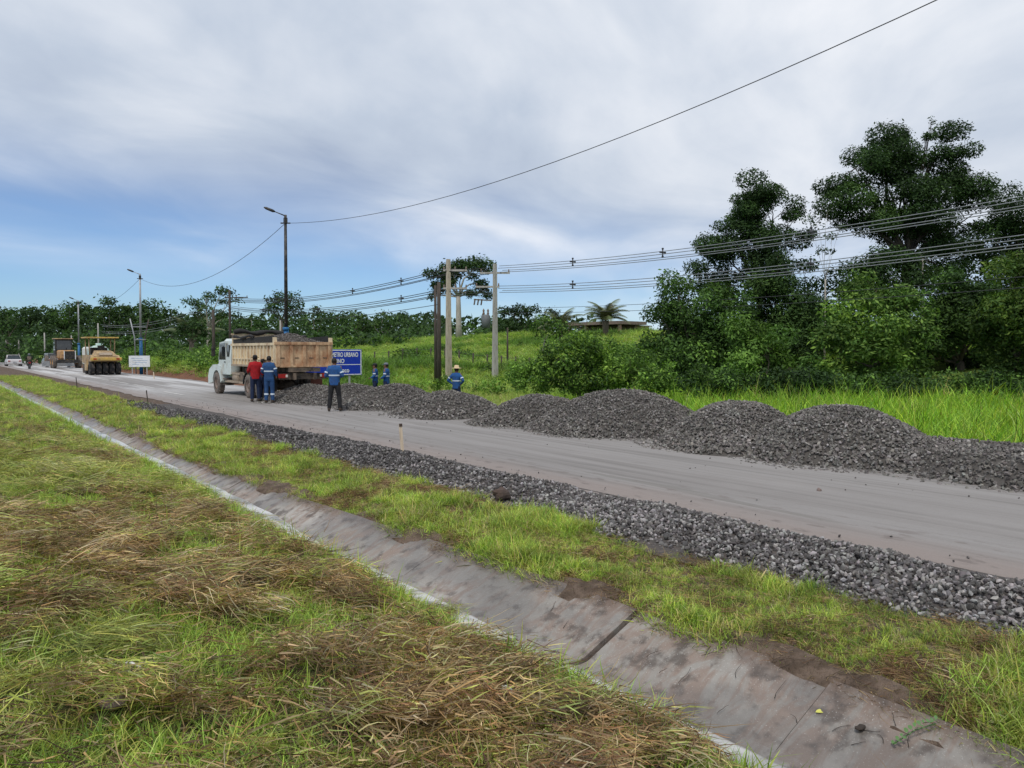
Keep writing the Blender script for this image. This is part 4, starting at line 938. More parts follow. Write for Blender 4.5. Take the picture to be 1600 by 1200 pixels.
# galvanised and blue lamp posts along the road
def lamp_post(X, Y, top, label, blue=False):
    z0 = Hf(X, Y); root = empty('lamp_post', (X, Y, z0), 0, label, 'lamp post'); h = top-z0; lean = .05
    bh = h*.36
    MB().tube([(0, 0, -.2), (lean*.3, 0, bh)], [.16, .13], n=12).build('base_section', M['blue_paint'] , root)
    MB().tube([(lean*.3, 0, bh+.002), (lean, 0, h)], [.10, .07], n=10).build('pole', M['black'] if blue else M['steel'], root)
    cb = MB(); cb.lathe([(bh-.10, .0), (bh-.10, .165), (bh+.06, .165), (bh+.06, 0)], 'Z', n=12); cb.build('collar', M['blue_paint'], root)
    arm = MB(); e = Vector((-1.05*ca-.5*sa*0, 1.05*sa, .42)); tpv = Vector((lean, 0, h-.05)); arm.tube([tpv, tpv+e*.55], [.032, .022], n=8); ao = arm.build('arm', M['black'] if blue else M['steel'], root)
    hd = MB(); a = tpv+e*.5; b_ = tpv+e*1.05; hd.tube([a, a.lerp(b_, .2), a.lerp(b_, .8), b_], [.03, .075, .07, .03], n=8); hd.build('lamp_head', M['black'], ao)
    br = MB(); br.box((lean, 0, h-.42), (.5, .06, .06), rot=(0, 0, -YAW)); br.box((lean, 0, h-.30), (.16, .16, .30)); br.build('wire_bracket', M['black'], root)
    return root, Vector((X+lean, Y, z0+h-.42))
LX = 14.8
l2, w2 = lamp_post(LX, 38.9, 9.0, 'tall lamp post with a blue lower half behind the dump truck', True)
l1, w1_ = lamp_post(LX, 73.2, 8.7, 'smaller lamp post with a blue base behind the white notice board')
l3, w3 = lamp_post(LX, 4.6, 9.1, 'near lamp post just outside the view that carries the long cable', True)
l0, w0_ = lamp_post(LX, 108, 8.2, 'farthest lamp post along the road, seen over the forest')
# bare frame leaning against the smaller lamp post
fr = empty('lattice_frame', (LX-.15, 72.9, Hf(LX, 72.9)), 0, 'grey splayed frame strapped round the smaller lamp post', 'frame')
for s in (-1, 1):
    t = MB(); t.tube([(s*.75, -.15, 4.9), (s*.42, -.12, 3.3), (s*.35, -.12, 0)], .055, n=6); t.build('strut', M['dark_wood'] if s > 0 else M['steel'], fr)
for z in (4.2, 3.1, 1.4): MB().box((0, -.14, z), (.95 if z < 4 else 1.25, .06, .08)).build('rail', M['steel'], fr)

def cable(name, pts_list, sag, r, m, label, cat='cable', spacers=(), group=None, bund=None):
    """pts_list: list of (a,b) wire ends; first one is the carrier"""
    a, b = pts_list[0]; root = empty(name, a, 0, label, cat, group)
    for (p, q) in pts_list:
        p, q = Vector(p), Vector(q); pts = []
        for i in range(25):
            t = i/24; c = p.lerp(q, t); c.z -= sag*4*t*(1-t); pts.append(c-a)
        MB().tube(pts, r, n=5).build('wire', M[m], root)
    for t in spacers:
        c = a.lerp(b, t); c = Vector(c); c.z -= sag*4*t*(1-t); c = c-a
        sb = MB(); d = (b-a).normalized(); si = d.cross(Vector((0, 0, 1))).normalized()
        sb.tube([c+Vector((0, 0, .14)), c-Vector((0, 0, .28))], .035, n=6); sb.tube([c-si*.2-Vector((0, 0, .06)), c+si*.2-Vector((0, 0, .06))], .045, n=6)
        for v_ in (Vector((0, 0, .16)), Vector((0, 0, -.32)), si*.2-Vector((0, 0, .06)), -si*.2-Vector((0, 0, .06))): sb.box(c+v_*.85, (.08, .08, .08))
        sb.build('spacer', M['wire'], root)
    return root
cable('lamp_cable', [(w3, w2)], 1.15, .011, 'wire', 'long thin cable sweeping across the sky to the blue lamp post')
cable('lamp_cable', [(w2, w1_)], 1.7, .013, 'wire', 'thin cable sagging between the two lamp posts')
cable('lamp_cable', [(w1_, w0_)], 1.2, .013, 'wire', 'thin cable running from the smaller lamp post towards the far wood')
T = Vector
top3 = T(p_tr.location)+T((0, 0, h3)); top1 = T(p_conc.location)+T((0, 0, h1)); top4 = T(p_left.location)+T((0, 0, h4))
sid = T((ca, -sa, 0)); roadv = T((0, 1, 0))
right_end = T((29.5, -3.0, 0)); rz = Hf(29.5, -3.0)
rp = empty('utility_pole', (29.5, -3.0, rz), 0, 'concrete pole outside the view that carries the near ends of the power lines', 'utility pole')
MB().tube([(0, 0, -.5), (0, 0, 8.3)], [.2, .14], n=10).build('pole', M['concrete_pole'], rp)
def off4(p, z, s=.25): return [p+T((0, 0, z)), p+T((s, 0, z-.28)), p+T((-s*.4, 0, z-.16)), p+T((0, 0, z-.42))]
for z3, z1, zr, nm in ((-.15, -.62, 8.0, 'upper'), (-1.5, -1.95, 6.7, 'lower')):
    A_ = off4(top3+sid*.3, z3); R_ = off4(T((29.5, -3.0, 0)), zr+rz)
    cable('power_line', list(zip(A_, R_)), .75, .019, 'grey_wire', f'{nm} bundle of power wires crossing before the wood with two dark spacers', 'power line', (.17, .33, .52))
    B_ = off4(top1-sid*.1, z1); 
    cable('power_line', list(zip(off4(top3-sid*.3, z3-.1), B_)), .1, .022, 'wire', f'{nm} short power wires between the transformer pole and its neighbour', 'power line')
    C_ = off4(top4, -.9 if nm == 'upper' else -1.9)
    cable('power_line', list(zip(B_, C_)), .9, .026, 'wire', f'{nm} bundle of power wires from the concrete pole to the slim pole above the cab', 'power line', (.13, .30, .62) if nm == 'upper' else (.13, .45, .75))
    D_ = off4(T((24, 150, 0)), 6.5 if nm == 'upper' else 5.4)
    cable('power_line', list(zip(C_[:2], D_[:2])), 1.2, .028, 'grey_wire', f'{nm} power wires running on from the slim pole before the far wood', 'power line')
cable('power_line', [(top3+T((0, 0, -3.0)), T((29.5, -3.0, rz+5.0))), (top3+T((0, 0, -3.3)), T((29.5, -3.0, rz+4.6)))], .5, .012, 'wire', 'pair of thin low wires beneath the power bundles before the wood', 'power line')
cable('power_line', [(T(p_wood.location)+T((0, 0, h2-1.4)), top4+T((0, 0, -3.2)))], .7, .020, 'wire', 'single low wire from the dark wooden pole to the slim pole', 'power line')
# wire fence on the rise
fnc = empty('wire_fence', dep(640, 560, 60), 0, 'old wire fence with thin dark posts crossing the meadow', 'fence'); fnc.location.z = 0
fp = []
for i in range(16):
    q = dep(585+i*22, 560, 62-i*.5); z = Hf(q.x, q.y); fp.append(T((q.x, q.y, z)))
    MB().tube([T((q.x, q.y, z-.2))-fnc.location, T((q.x+.03, q.y, z+.95))-fnc.location], .06, n=6).build('post', M['dark_wood'], fnc)
for hgt in (.35, .8):
    MB().tube([p+T((0, 0, hgt))-fnc.location for p in fp], .012, n=4).build('wire', M['wire'], fnc)

# ------------------------------------------------------------------ road signs
M['sign_blue'] = mat('sign_blue', (.006, .035, .42), .35, dirt=(.012, .05, .36)); M['sign_white'] = mat('sign_white', (.78, .80, .82), .45, dirt=(.6, .6, .6)); M['sign_back'] = mat('sign_grey', (.35, .36, .37), .5)
def text(body, size, loc, rot, m, parent, name='lettering', align='LEFT', ext=.004, sx=1.0):
    cu = bpy.data.curves.new(name, 'FONT'); cu.body = body; cu.size = size; cu.align_x = align; cu.extrude = ext; cu.offset = size*.022
    o = bpy.data.objects.new('tmp', cu); COL.objects.link(o)
    dg = bpy.context.evaluated_depsgraph_get(); me = bpy.data.meshes.new_from_object(o.evaluated_get(dg)); bpy.data.objects.remove(o)
    me.materials.clear(); me.materials.append(M[m])
    t = bpy.data.objects.new(name, me); t.location = loc; t.rotation_euler = rot; t.scale = (sx, 1, 1); return link(t, parent)
s0 = dep(565, 560, 43); sx1 = s0.x; sy = s0.y; W_ = 3.35; zt = dep(565, 546, 43).z; zb = dep(565, 586, 43).z; Hs = zt-zb; gz = Hf(sx1-1.5, sy)
sg = empty('road_sign', (sx1-W_/2, sy, gz), 0, 'blue road sign with white lettering partly hidden behind the dump truck', 'road sign')
cz = (zt+zb)/2-gz
MB().box((0, 0, cz), (W_, .03, Hs), bev=.01).build('panel', M['sign_blue'], sg)
fr_ = MB()
for s in (-1, 1): fr_.box((s*(W_/2-.05), -.018, cz), (.045, .008, Hs-.08)); fr_.box((0, -.018, cz+s*(Hs/2-.05)), (W_-.146, .008, .045))
fr_.build('border', M['sign_white'], sg)
MB().box((0, -.019, cz-.12), (W_-.16, .006, .035)).build('divider', M['sign_white'], sg)
R90 = (math.pi/2, 0, 0)
text('PERÍMETRO URBANO', .34, (W_/2-.22, -.022, cz+Hs*.22), R90, 'sign_white', sg, align='RIGHT', sx=.60)
text('TÉRMINO', .32, (W_/2-1.05, -.022, cz-.03), R90, 'sign_white', sg, align='RIGHT', sx=.78)
text('Rio Branco', .34, (W_/2-.76, -.022, cz-Hs*.38), R90, 'sign_white', sg, align='RIGHT', sx=.85)
for s in (-1, 1): MB().box((s*.95, .045, (cz+Hs/2)/2-.15), (.09, .06, cz+Hs/2+.2)).build('post', M['sign_back'], sg)
# white notice board at the left
b0 = dep(218, 564, 64); gz = Hf(b0.x, b0.y); w = 29.5*64/1200; h_ = 17.5*64/1200; zc_ = dep(218, 564.5, 64).z-gz
nb = empty('notice_board', (b0.x, b0.y, gz), -.25, 'white notice board standing before the smaller lamp post', 'sign')
MB().box((0, -.12, zc_), (w, .04, h_)).build('panel', M['sign_white'], nb)
M['faint'] = mat('faded_print', (.42, .50, .62), .6)
for i, (x, z, l) in enumerate(((-.2, .25, .9), (.05, .08, 1.1), (.1, -.1, .9), (-.3, -.25, .5))): MB().box((x, -.142, zc_+z), (l, .004, .05)).build('faded_print', M['faint'], nb)
for s in (-1, 1): MB().box((s*.55, -.06, (zc_+h_/2)/2-.2), (.08, .07, zc_+h_/2+.3)).build('post', M['sign_back'], nb)

# ------------------------------------------------------------------ vehicles
def wheel(parent, x, y, z, r, w, name='wheel', tyre='dusty_rubber', rim='rim', out=1, dual=False):
    mb = MB(); hw = w/2
    pr = [(-hw, r*.55), (-hw, r*.80), (-hw*.85, r*.95), (-hw*.5, r), (hw*.5, r), (hw*.85, r*.95), (hw, r*.80), (hw, r*.55)]
    mb.lathe(pr, 'X', n=24)
    for k in range(22):
        t = 2*math.pi*k/22
        for s in (-1, 1): mb.box((s*hw*.45, math.cos(t+s*.07)*r*1.0, math.sin(t+s*.07)*r*1.0), (hw*.7, .045*r/.5, .035), rot=(t-math.pi/2+0, 0, 0))
    o = mb.build(name, M[tyre], parent, (x, y, z))
    rb = MB(); f = hw*.55*out
    rb.lathe([(f*1.55, r*.57), (f*1.5, r*.50), (f*.5, r*.44), (f*.4, r*.26), (f*1.1, r*.24), (f*1.2, r*.10), (f*1.2, 0)], 'X', n=20)
    rb.lathe([(-f*1.5, r*.57), (-f*.8, r*.5), (-f*.8, 0)], 'X', n=16)
    for k in range(8): t = 2*math.pi*k/8; rb.box((f*1.15, math.cos(t)*r*.19, math.sin(t)*r*.19), (.04, .035, .035))
    rb.build('rim', M[rim], o); return o
M['cab_white'] = mat('cab_paint', (.62, .68, .66), .35, dirt=(.46, .44, .38), dscale=1.6, dirt_amt=.4, spec=.5)
M['cream'] = mat('dusty_cream_paint', (.74, .61, .41), .6, dirt=(.46, .32, .20), dscale=2.4, dirt_amt=.6, stretch=(1, 1, .6))
M['rusty'] = mat('rusty_cream_steel', (.66, .45, .27), .7, dirt=(.32, .15, .075), dscale=2.6, dirt_amt=.7, bump=.3, stretch=(1, 1, .6))
M['mud'] = mat('dried_mud', (.36, .29, .22), .95, dirt=(.24, .18, .13), bump=.5); M['tarp'] = mat('rolled_tarp', (.03, .028, .027), .8, bump=.9, bscale=9)
M['red_lamp'] = mat('red_lamp', (.35, .015, .012), .3); M['pale_lamp'] = mat('clear_lamp', (.75, .72, .66), .2); M['flap'] = mat('red_brown_flap', (.20, .07, .05), .8)
tr = empty('dump_truck', (11.77, 29.1, 0.02), 0, 'white dump truck with a rusty cream tipper body full of gravel', 'truck')
hw = 1.15
# tipper body
body = MB(); zb0, zb1 = 1.34, 2.27
body.box((0, 2.6, zb0+.04), (2*hw-.1, 5.16, .08)); body.build('body_floor', M['rusty'], tr)
for s in (-1, 1):
    x = s*(hw-.03)
    sd = MB(); sd.box((x, 2.6, (zb0+zb1)/2), (.05, 5.14, zb1-zb0)); so = sd.build('side_panel', M['cream'], tr)
    for i in range(13): MB().box((x+s*.05, .30+i*.395, (zb0+zb1)/2-.02), (.055, .085, zb1-zb0-.10)).build('rib', M['cream'], so)
    MB().box((x+s*.055, 2.6, zb1-.03), (.09, 5.2, .10)).build('top_rail', M['cream'], so)
    MB().box((x+s*.046, 2.6, zb0+.30), (.04, 5.1, .05)).build('middle_rail', M['cream'], so)
    MB().box((x+s*.055, 2.6, zb0+.02), (.08, 5.15, .08)).build('bottom_rail', M['mud'], so)
    MB().box((x+s*.02, .02, (zb0+zb1)/2+.09), (.12, .14, zb1-zb0+.28)).build('corner_post', M['cream'], so)
    ex_ = MB(); ex_.prism([(.2, zb1+.03), (5.1, zb1+.03), (5.1, zb1+.20), (.2, zb1+.30)], x-.015, x+.015); ex_.build('side_board', M['tarp'], so)
fbm_ = MB(); fbm_.box((0, 5.2, 2.02), (2*hw, .06, 1.36)); fh = fbm_.build('headboard', M['cream'], tr)
for i in range(5): MB().box((-.95+i*.475, 5.25, 2.02), (.07, .06, 1.3)).build('rib', M['cream'], fh)
MB().box((0, 5.2, 2.71), (2*hw+.06, .12, .05)).build('top_rail', M['cream'], fh)
tg = MB(); tg.box((0, -.02, (zb0+zb1)/2), (2*hw-.02, .05, zb1-zb0-.02)); tgo = tg.build('tailgate', M['rusty'], tr)
for i in range(5): MB().box((-hw+.10+i*(2*hw-.2)/4, -.075, (zb0+zb1)/2), (.12, .06, zb1-zb0-.06)).build('rib', M['rusty'], tgo)
MB().box((0, -.075, zb1), (2*hw+.06, .10, .11)).build('top_rail', M['rusty'], tgo); MB().box((0, -.07, zb0+.03), (2*hw-.3, .05, .07)).build('bottom_rail', M['rusty'], tgo)
for i in range(4): MB().box((-.87+i*.58, -.052, zb0+.36), (.16, .015, .03)).build('slot', M['chassis'], tgo)
# load
def load_z(X, Y): return 2.24+.42*np.clip(1-np.abs(X)/1.25, 0, 1)**.8*(.35+.75*np.exp(-((Y-1.7)/1.3)**2))*sst(-.1, 1.1, Y) + (fbm(X+20, Y, .5, 140)-.5)*.12 - .35*sst(3.6, 5.1, Y)
ld = link(bpy.data.objects.new('load', gridmesh('load', np.linspace(-1.13, 1.13, 22), np.linspace(.05, 5.1, 40), load_z, [M['pile_core']])), tr)
n = 2200; X = rng.uniform(-1.12, 1.12, n); Y = rng.uniform(.05, 5.1, n)
stones('load_stones', np.stack([X, Y, load_z(X, Y)+.01], -1), rng.uniform(.04, .09, n), stone_cols(n, (.125, .11, .10), (.25, .23, .21), .07), ld)
tp_ = MB()
for k, (s, y0, y1) in enumerate(((-1, 2.4, 5.1), (1, 2.6, 5.1))): tp_.tube([(s*1.16, y0+(y1-y0)*t, 2.56+.04*math.sin(t*9+k)) for t in np.linspace(0, 1, 9)], [.055+.02*math.sin(i*2.1) for i in range(9)], n=8)
tp_.tube([(-1.1+2.2*t, 5.08, 2.80+.05*math.sin(t*11)) for t in np.linspace(0, 1, 10)], [.09+.03*math.sin(i*1.7) for i in range(10)], n=8)
tp_.build('rolled_tarp', M['tarp'], tr)
# chassis
for s in (-1, 1):
    MB().box((s*.42, 3.6, .98), (.09, 7.6, .26)).build('frame_rail', M['chassis'], tr)
MB().box((0, -.02+.1, .98), (1.9, .12, .24)).build('rear_crossmember', M['chassis'], tr)
MB().box((0, 2.4, 1.23), (1.3, 5.0, .16)).build('subframe', M['chassis'], tr)
for y in (1.75, 3.1): MB().lathe([(-.95, .09), (-.3, .10), (-.2, .22), (.2, .22), (.3, .10), (.95, .09)], 'X', (0, y, .52), n=12).build('axle', M['chassis'], tr)
MB().lathe([(-.95, .07), (.95, .07)], 'X', (0, 7.4, .5), n=10).build('axle', M['chassis'], tr)
for s in (-1, 1):
    wheel(tr, s*1.08, 7.4, .5, .5, .29, out=s)
    for y in (1.75, 3.1): wheel(tr, s*1.06, y, .5, .5, .27, out=s); wheel(tr, s*.76, y, .5, .5, .26, out=s)
    fl = MB(); ys_ = [math.cos(a) for a in np.linspace(.15, math.pi-.15, 9)]
    poly = [(3.1+.62*math.cos(a), .5+.62*math.sin(a)) for a in np.linspace(.1, math.pi-.1, 11)]; inner = [(3.1+.585*math.cos(a), .5+.585*math.sin(a)) for a in np.linspace(math.pi-.1, .1, 11)]
    fl.prism(poly+inner, s*.62, s*1.2); fl.build('mudguard', M['black'], tr)
    MB().box((s*.95, 1.0, .55), (.5, .02, .55)).build('mud_flap', M['flap'] if s > 0 else M['rubber'], tr)
    MB().box((s*1.08, 5.1, .62), (.06, 2.7, .10)).build('side_guard', M['mud'], tr); MB().box((s*1.08, 5.1, .98), (.06, 2.7, .09)).build('side_guard', M['mud'], tr)
    tl = MB().box((s*.85, .0, 1.0), (.34, .05, .16)).build('tail_light', M['red_lamp'], tr); MB().box((s*.70, -.03, 1.0), (.08, .012, .10)).build('lens', M['pale_lamp'], tl)
MB().lathe([(-.42, 0), (-.42, .26), (.42, .26), (.42, 0)], 'Y', (-.86, 5.0, .80), n=16).build('fuel_tank', M['mud'], tr)
MB().box((-.9, 4.1, .86), (.45, .5, .42), bev=.03).build('tool_box', M['chassis'], tr)
MB().lathe([(-.3, 0), (-.3, .13), (.3, .13), (.3, 0)], 'Y', (-.7, 3.95+.35, 1.16), n=10).build('air_tank', M['chassis'], tr)
MB().box((.9, 4.8, .85), (.45, 1.3, .45), bev=.03).build('battery_box', M['chassis'], tr)
# cab: sections along y lofted
def cabring(y, z0, z1, w0, w1, r=.10):
    return [(-w0, y, z0), (-w0, y, z0+(z1-z0)*.5), (-w1, y, z1-r), (-w1+r, y, z1), (w1-r, y, z1), (w1, y, z1-r), (w0, y, z0+(z1-z0)*.5), (w0, y, z0)]
cb = MB()
cb.loft([cabring(5.42, .95, 2.46, 1.15, 1.08), cabring(5.5, .92, 2.52, 1.17, 1.09), cabring(6.55, .92, 2.52, 1.17, 1.08), cabring(6.95, .92, 2.38, 1.17, 1.05), cabring(7.22, 1.0, 1.72, 1.16, 1.02), cabring(7.30, 1.0, 1.62, 1.15, .98)], smooth=False)
cab = cb.build('cab', M['cab_white'], tr)
hb_ = MB(); hb_.loft([cabring(7.24, 1.0, 1.62, .98, .90), cabring(7.9, .98, 1.54, .92, .80), cabring(8.45, .92, 1.40, .86, .72), cabring(8.62, .90, 1.25, .82, .66)], smooth=False); hood = hb_.build('hood', M['cab_white'], tr)
for s in (-1, 1):
    arch = [(7.4+.66*math.cos(a), .5+.66*math.sin(a)) for a in np.linspace(0, math.pi, 12)]
    poly = [(8.70, .42), (8.72, .80), (8.50, 1.12), (7.9, 1.34), (7.2, 1.36), (6.70, 1.28), (6.62, .62)]+[(7.4+.60*math.cos(a), .5+.60*math.sin(a)) for a in np.linspace(math.pi-.05, .05, 12)]
    fm = MB(); fm.prism(poly, s*.86, s*1.21); fm.build('fender', M['cab_white'], tr)
    # door with window
    dr = MB(); dr.prism([(6.02, .98), (6.98, .98), (7.10, 1.62), (6.92, 2.36), (6.02, 2.42)], s*1.155, s*1.18); do = dr.build('door', M['cab_white'], tr)
    dw = MB(); dw.prism([(6.08, 1.58), (7.03, 1.58), (6.87, 2.30), (6.08, 2.34)], s*1.150, s*1.187); dw.build('window', M['glass'], do)
    MB().box((s*1.195, 6.16, 1.48), (.03, .16, .04)).build('handle', M['black'], do)
    qw = MB(); qw.prism([(5.56, 1.72), (5.88, 1.72), (5.88, 2.24), (5.56, 2.24)], s*1.145, s*1.183); qw.build('rear_window', M['glass'], cab)
    mm = MB(); mm.tube([(s*1.15, 7.0, 2.2), (s*1.42, 7.12, 2.2), (s*1.42, 7.12, 1.7)], .018, n=6); mo = mm.build('mirror_arm', M['black'], tr); MB().box((s*1.42, 7.08, 1.95), (.18, .05, .42), bev=.02).build('mirror', M['black'], mo)
    MB().box((s*.98, 6.35, .72), (.34, .5, .06)).build('step', M['chassis'], tr); MB().box((s*.98, 6.35, .45), (.34, .45, .05)).build('step', M['chassis'], tr)
    MB().lathe([(0, .11), (.04, .10), (.05, 0)], 'Y', (s*.95, 8.66, .92), n=14).build('headlight', M['pale_lamp'], tr)
ws = MB(); ws.add([(-1.0, 6.98, 2.32), (1.0, 6.98, 2.32), (1.06, 7.24, 1.70), (-1.06, 7.24, 1.70), (-1.0, 7.0, 2.32), (1.0, 7.0, 2.32), (1.06, 7.262, 1.70), (-1.06, 7.262, 1.70)], [(3, 2, 1, 0), (4, 5, 6, 7), (0, 1, 5, 4), (1, 2, 6, 5), (2, 3, 7, 6), (3, 0, 4, 7)]); ws.build('windshield', M['glass'], cab)
MB().box((0, 5.415, 2.0), (1.5, .02, .45)).build('back_window', M['glass'], cab)
MB().box((0, 8.66, .62), (2.36, .14, .30), bev=.04).build('bumper', M['cab_white'], tr); gr = MB(); [gr.box((0, 8.64, 1.0+i*.07), (1.2, .02, .03)) for i in range(4)]; gr.build('grille', M['black'], tr)
dm = MB(); dm.box((-1.19, 5.75, 1.25), (.02, .5, .55)); 
MB().tube([(-.75, 5.32, 1.0), (-.75, 5.32, 2.75)], .06, n=8).build('exhaust', M['chassis'], tr)

# pneumatic roller
M['yellow'] = mat('worn_yellow_paint', (.58, .38, .08), .5, dirt=(.30, .20, .10), dirt_amt=.6); M['sand'] = mat('dusty_sand_paint', (.50, .36, .19), .6, dirt=(.20, .13, .08), dirt_amt=.8, dscale=2)
ro = empty('pneumatic_roller', (11.5, 69.9, .02), 0, 'yellow pneumatic tyre roller with a flat canopy on four posts', 'road roller')
for i in range(5): wheel(ro, -.92+i*.46, .55, .52, .52, .38, tyre='rubber', rim='black', out=1)
for i in range(4): wheel(ro, -.7+i*.46, 4.0, .52, .52, .36, tyre='rubber', rim='black', out=1)
fr2 = MB(); fr2.prism([(-.1, 1.12), (-.1, 1.42), (.5, 1.62), (4.4, 1.62), (4.6, 1.1), (4.2, .95), (3.2, 1.02), (2.8, .45), (1.7, .45), (1.3, 1.1)], -1.0, 1.0); fr2.build('chassis', M['sand'], ro)
MB().box((0, -.18, 1.30), (2.2, .22, .26), bev=.05).build('bumper', M['yellow'], ro)
hd2 = MB(); hd2.loft([[(-.85, -.02, 1.45), (.85, -.02, 1.45), (.85, -.02, 1.52), (-.85, -.02, 1.52)], [(-.80, .35, 1.5), (.8, .35, 1.5), (.55, .35, 1.92), (-.55, .35, 1.92)], [(-.75, 1.5, 1.6), (.75, 1.5, 1.6), (.6, 1.5, 2.0), (-.6, 1.5, 2.0)]], smooth=False); hd2.build('hood', M['sand'], ro)
MB().box((0, .12, 1.68), (.9, .3, .14), rot=(.7, 0, 0)).build('hood_vent', M['mud'], ro)
for s in (-1, 1):
    MB().box((s*.8, -.30, 1.32), (.22, .03, .12)).build('lamp', M['red_lamp'], ro)
    MB().box((s*1.04, 2.25, .8), (.1, 1.0, .9)).build('side_plate', M['sand'], ro)
    for y in (1.6, 3.3): MB().tube([(s*.88, y, 1.6), (s*.92, y, 3.02)], .045, n=6).build('canopy_post', M['sand'], ro)
MB().box((0, 2.45, 3.07), (2.35, 2.5, .10), bev=.03).build('canopy', M['yellow'], ro)
st_ = MB(); st_.box((0, 2.2, 1.85), (.5, .5, .12)); st_.box((0, 1.98, 2.15), (.5, .1, .55)); st_.build('seat', M['black'], ro)
MB().tube([(0, 2.7, 1.6), (0, 2.85, 2.2)], .05, n=6).build('steering_column', M['black'], ro); MB().box((0, 3.1, 1.95), (1.2, .4, .6)).build('dashboard', M['black'], ro)
ro.scale = (1.05, 1.05, 1.0)

# motor grader seen from behind
M['orange'] = mat('faded_orange_paint', (.58, .33, .12), .5, dirt=(.26, .15, .09), dirt_amt=.7)
g_ = empty('motor_grader', (12.5, 99.5, .02), 0, 'orange road grader with black cab and big rear wheels', 'grader')
for s in (-1, 1):
    for y in (.6, 2.1): wheel(g_, s*1.12, y, .68, .68, .38, tyre='dusty_rubber', rim='orange', out=s)
    wheel(g_, s*1.05, 7.6, .68, .68, .34, tyre='dusty_rubber', rim='orange', out=s)
    MB().box((s*.86, 1.35, .72), (.12, 1.9, .32)).build('tandem_case', M['orange'], g_)
MB().box((0, 1.2, 1.45), (1.35, 2.7, 1.0), bev=.12).build('engine_hood', M['orange'], g_)
MB().box((.18, -.17, 1.42), (.9, .04, .85)).build('radiator_grille', M['black'], g_)
for s in (-1, 1): MB().box((.18+s*.50, -.17, 1.42), (.07, .07, .95)).build('grille_frame', M['sign_white'], g_)
MB().box((0, -.35, .75), (2.1, .35, .35)).build('rear_counterweight', M['black'], g_)
cabg = MB(); cabg.prism([(2.55, 1.3), (4.3, 1.3), (4.15, 3.15), (2.7, 3.15)], -.78, .78); cgo = cabg.build('cab', M['black'], g_)
MB().box((0, 2.59, 2.5), (1.3, .03, 1.0), rot=(-.08, 0, 0)).build('rear_window', M['glass'], cgo)
for s in (-1, 1): MB().box((s*.79, 3.4, 2.45), (.02, 1.2, 1.1)).build('side_window', M['glass'], cgo)
MB().box((0, 3.4, 3.21), (1.75, 1.9, .10), bev=.03).build('roof', M['sand'], cgo)
MB().tube([(0, 4.2, 1.9), (0, 6.3, 1.8), (0, 7.8, 1.1)], [.2, .18, .16], n=8).build('main_beam', M['orange'], g_)
MB().lathe([(-1.0, .07), (1.0, .07)], 'X', (0, 7.6, .68), n=8).build('front_axle', M['orange'], g_)
bl = MB(); bl.prism([(5.4, .12), (5.46, .12), (5.58, .72), (5.52, .72)], -1.75, 1.75); bl.build('blade', M['steel'], g_)
MB().lathe([(.62, .7), (.70, .7)], 'Z', (0, 5.2, .2), n=18).build('circle', M['orange'], g_); MB().tube([(.45, .7, 1.9), (.45, .7, 2.5)], .05, n=6).build('exhaust', M['black'], g_)

g_.scale = (1.1, 1.1, 1.05)
# small pale green water truck ahead of the roller
M['mint'] = mat('pale_green_paint', (.48, .66, .60), .5, dirt=(.50, .52, .46)); M['pale'] = mat('white_body_paint', (.66, .66, .62), .4, dirt=(.5, .48, .44))
wt = empty('water_truck', (11.98, 75.3, .02), 0, 'pale green and white tank lorry mostly hidden behind the yellow roller', 'truck')
tkk = MB(); tkk.lathe([(.1, 0), (.12, .75), (3.6, .75), (3.62, 0)], 'Y', (0, 0, 1.85), n=20); tkk.build('tank', M['mint'], wt)
MB().box((0, 1.9, 1.0), (1.9, 3.9, .18)).build('deck', M['pale'], wt); MB().lathe([(0, .22), (.2, .22), (.2, 0)], 'Z', (0, 1.8, 2.58), n=12).build('hatch', M['mint'], wt)
MB().box((0, 4.9, 1.6), (2.0, 1.5, 1.7), bev=.15).build('cab', M['pale'], wt); MB().box((0, -.1, .85), (1.9, .08, .18)).build('rear_bar', M['sign_white'], wt)
for s in (-1, 1):
    wheel(wt, s*.88, 1.0, .45, .45, .30, out=s); wheel(wt, s*.88, 4.9, .45, .45, .26, out=s)
wt.scale = (1, .55, .95)
